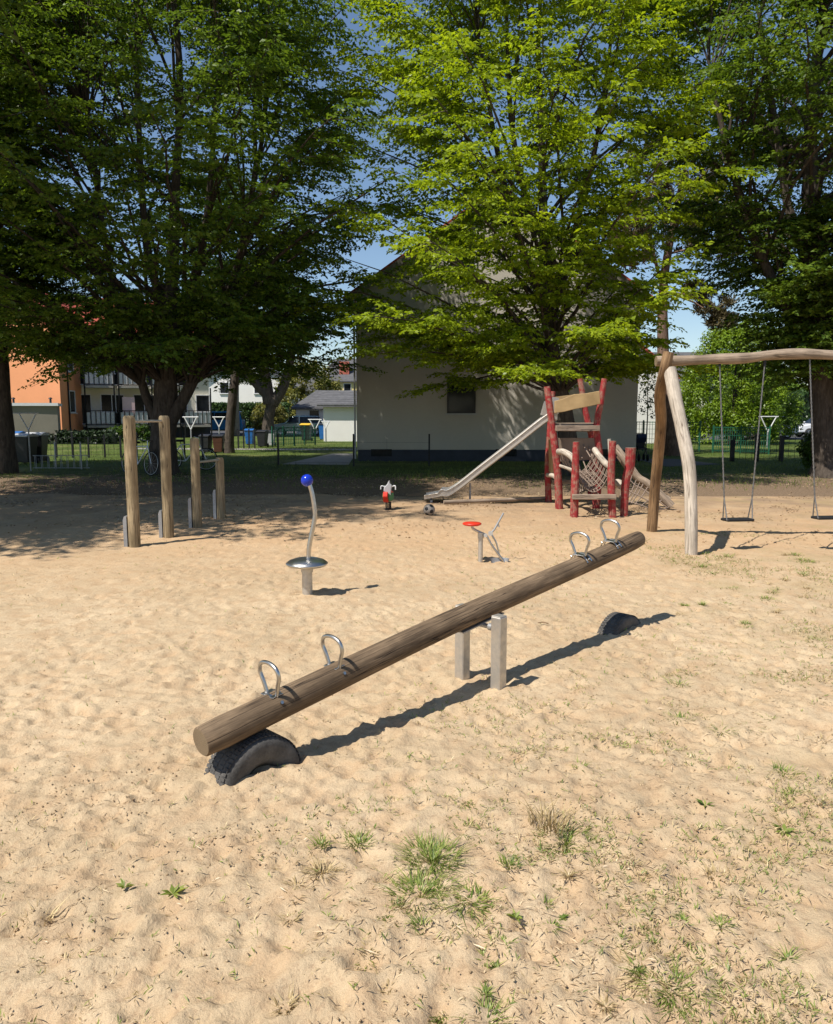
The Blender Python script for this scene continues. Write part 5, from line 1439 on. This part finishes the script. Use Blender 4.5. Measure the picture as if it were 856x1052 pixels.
wire_fence('garden_fence', 'thin wire fence on slim dark posts before the grey house', [(a.x-2.6,a.y), (b.x,b.y)], [3], 1.0, 'dark_metal', rail=False, pw=.055, mesh_r=.0025, vstep=3)
a, b, c = G(655,461), (12.2,33.5), (13.2,36.0)
wire_fence('garden_fence', 'dark green panel fence in front of the white gable', [(8.35,37.5), (12.6,34.8)], [4], 1.35, 'green_metal', mesh_r=.007, vstep=.12)
a, b = G(712,468), G(770,469)
wire_fence('garden_fence', 'green mesh fence at the foot of the big round bush', [(12.9,34.0), (14.9,33.0)], [2], 1.15, 'green_metal', mesh_r=.011, vstep=.09)
a, b = G(752,474), G(835,474)
wire_fence('garden_fence', 'black wire fence with stout posts behind the swings', [(a.x,a.y), (b.x+1.5,b.y)], [5], .88, 'dark_metal', pw=.13, hs=[-.1,.12,.05,-.02,.1], mesh_r=.005, rail=False)
# small posts beside the left fence: bike racks
def rack():
    root = thing('cycle_rack', 'low galvanised cycle rack in the grass beside the left bins', 'cycle rack', gp(66,480))
    g = G(66,482)
    mb = MB()
    for k in range(9): x = g.x-.9+k*.2; mb.tube([(x, g.y, .02), (x, g.y, .42), (x+.04, g.y, .42), (x+.04, g.y, .02)], .008, 5)
    mb.tube([(g.x-.95, g.y, .04), (g.x+.8, g.y, .04)], .014, 6); mb.tube([(g.x-.95, g.y, .42), (g.x+.8, g.y, .42)], .014, 6); mb.build('hoops', 'galvanised', root)
    for dx in (-.25, .55):
        mb = MB(); mb.tube([(g.x+dx,g.y,-.05), (g.x+dx,g.y,.85)], .025, 8); mb.build('upright', 'galvanised', root)
rack()
# ------------------------------------------------------------ bicycles in the shade of the big tree
def bicycle():
    root = thing('bicycle', 'bicycle leaning right of the big forked trunk', 'bicycle', (0,0,0), 'bicycles left by the big forked tree')
    for x in (-.52, .52):
        mb = MB(); c = Vector((x,0,.34)); mb.tube([c+Vector((.33*math.cos(a),0,.33*math.sin(a))) for a in np.linspace(0, 2*PI, 33)], .016, 6, False); w = mb.build('wheel', 'black_rubber', root)
        mb = MB()
        for k in range(12): a = k*PI/6; mb.tube([c, c+Vector((.32*math.cos(a),0,.32*math.sin(a)))], .0025, 3, False)
        mb.tube([c+Vector((.305*math.cos(a),0,.305*math.sin(a))) for a in np.linspace(0, 2*PI, 33)], .008, 5, False); mb.build('spokes', 'steel', w)
    mb = MB(); bb = (-.08,0,.3); st = (-.2,0,.8); hd = (.33,0,.82); fo = (.52,0,.34); re = (-.52,0,.34)
    for a, b in ((bb,st), (bb,hd), (st,hd), (hd,fo), (re,st), (re,bb)): mb.tube([a, b], .016, 8)
    mb.build('frame', 'car_white', root)
    mb = MB(); mb.tube([hd, (.31,0,.98)], .013, 8); mb.tube([(.2,-.27,1.0), (.31,-.1,.98), (.31,.1,.98), (.2,.27,1.0)], .012, 8); mb.build('handlebar', 'steel', root)
    mb = MB(); mb.tube([st, (-.22,0,.9)], .012, 6); mb.box((-.22,0,.92), (.26,.14,.06), None, bev=.02); mb.build('saddle', 'black_rubber', root)
    return root
bk = bicycle(); g = G(192,484); bk.location = (g.x, g.y+.2, 0); bk.rotation_euler = (R(6),0,R(20))
bk2 = copy_tree(bk); g = G(145,487); bk2.location = (g.x+.05, g.y-.3, 0); bk2.rotation_euler = (R(-6),0,R(-35)); bk2['label'] = 'bicycle leaning left of the big forked trunk'
def stroller():
    g = G(656,473.5); root = thing('pushchair', 'dark pushchair with navy hood parked at the house corner', 'pushchair', g)
    x, y = g.x+.1, g.y
    for dx in (-.16,.16):
        for dy in (-.25,.25):
            mb = MB(); mb.lathe([(0,-.02),(.12,-.02),(.13,0),(.12,.02),(0,.02)], (x+dx,y+dy,.13), 16, rot=Matrix.Rotation(PI/2,3,'Y')); mb.build('wheel', 'black_rubber', root)
    mb = MB()
    for dx in (-.15,.15): mb.tube([(x+dx,y-.25,.13),(x+dx,y+.1,.6),(x+dx,y+.35,1.0)], .012, 6); mb.tube([(x+dx,y+.25,.13),(x+dx,y-.05,.55)], .012, 6)
    mb.tube([(x-.15,y+.35,1.0),(x+.15,y+.35,1.0)], .014, 6); mb.build('frame', 'dark_metal', root)
    mb = MB(); mb.prism([(x-.15,y-.2,.42),(x-.15,y+.18,.42),(x-.15,y+.25,.8),(x-.15,y+.2,.8),(x-.15,y+.1,.5),(x-.15,y-.2,.48)], (.3,0,0)); mb.build('seat', 'black_plastic', root, bevel=.01)
    mb = MB(); mb.prism([Vector((x-.16,y+.1+.26*math.cos(a),.68+.3*math.sin(a))) for a in np.linspace(.1, PI*.8, 10)]+[Vector((x-.16,y+.1,.66))], (.32,0,0)); simple('navy_cloth', (.02,.03,.07), .9); mb.build('hood', 'navy_cloth', root, bevel=.015)
stroller()
# small twigs on the sand
for i, (px, py, L, a, lab) in enumerate(((558,641,.09,-.25,'short dry twig lying on sand right of the seesaw posts'),)):
    g = G(px, py); z = sandz(g.x, g.y)+.008; d = Vector((math.cos(a), math.sin(a), 0)); mb = MB()
    mb.tube(interp([g+Vector((0,0,z))-d*L/2, g+Vector((0,.005,z+.006)), g+Vector((0,0,z))+d*L/2], 3), .004, 6); o = mb.build('twig', 'brown_leg', None, (g.x, g.y, 0)); tag(o, lab, 'twig')

# ------------------------------------------------------------ light, sky, camera
SUN = Vector((-.52, -.42, 1.0)).normalized()
elev = math.asin(SUN.z); az = math.atan2(SUN.x, SUN.y)   # azimuth from +Y, clockwise
w = bpy.data.worlds.new('World'); S.world = w; w.use_nodes = True; nt = w.node_tree
bg = nt.nodes['Background']; sky = nt.nodes.new('ShaderNodeTexSky'); sky.sky_type = 'NISHITA'; sky.sun_disc = False
sky.sun_elevation = elev; sky.sun_rotation = az; sky.air_density = 1.0; sky.dust_density = .15; sky.ozone_density = 2.6
nt.links.new(sky.outputs[0], bg.inputs[0]); bg.inputs[1].default_value = .095
sl = bpy.data.lights.new('sun', 'SUN'); sl.energy = 4.9; sl.angle = R(.53); sl.color = (1, .94, .85)
so = bpy.data.objects.new('sun', sl); COL.objects.link(so); so.rotation_euler = (-SUN).to_track_quat('-Z', 'Y').to_euler()
cd = bpy.data.cameras.new('camera'); co = bpy.data.objects.new('camera', cd); COL.objects.link(co); S.camera = co
co.location = (0,0,H); co.rotation_euler = (PI/2-PITCH, 0, 0); cd.sensor_fit = 'VERTICAL'; cd.sensor_height = 36; cd.lens = F/1052*36; cd.clip_end = 3000; cd.clip_start = .05
S.view_settings.view_transform = 'Standard'; S.view_settings.look = 'None'; S.view_settings.exposure = .38; S.view_settings.gamma = 1
S.cycles.max_bounces = 8; S.cycles.transparent_max_bounces = 4
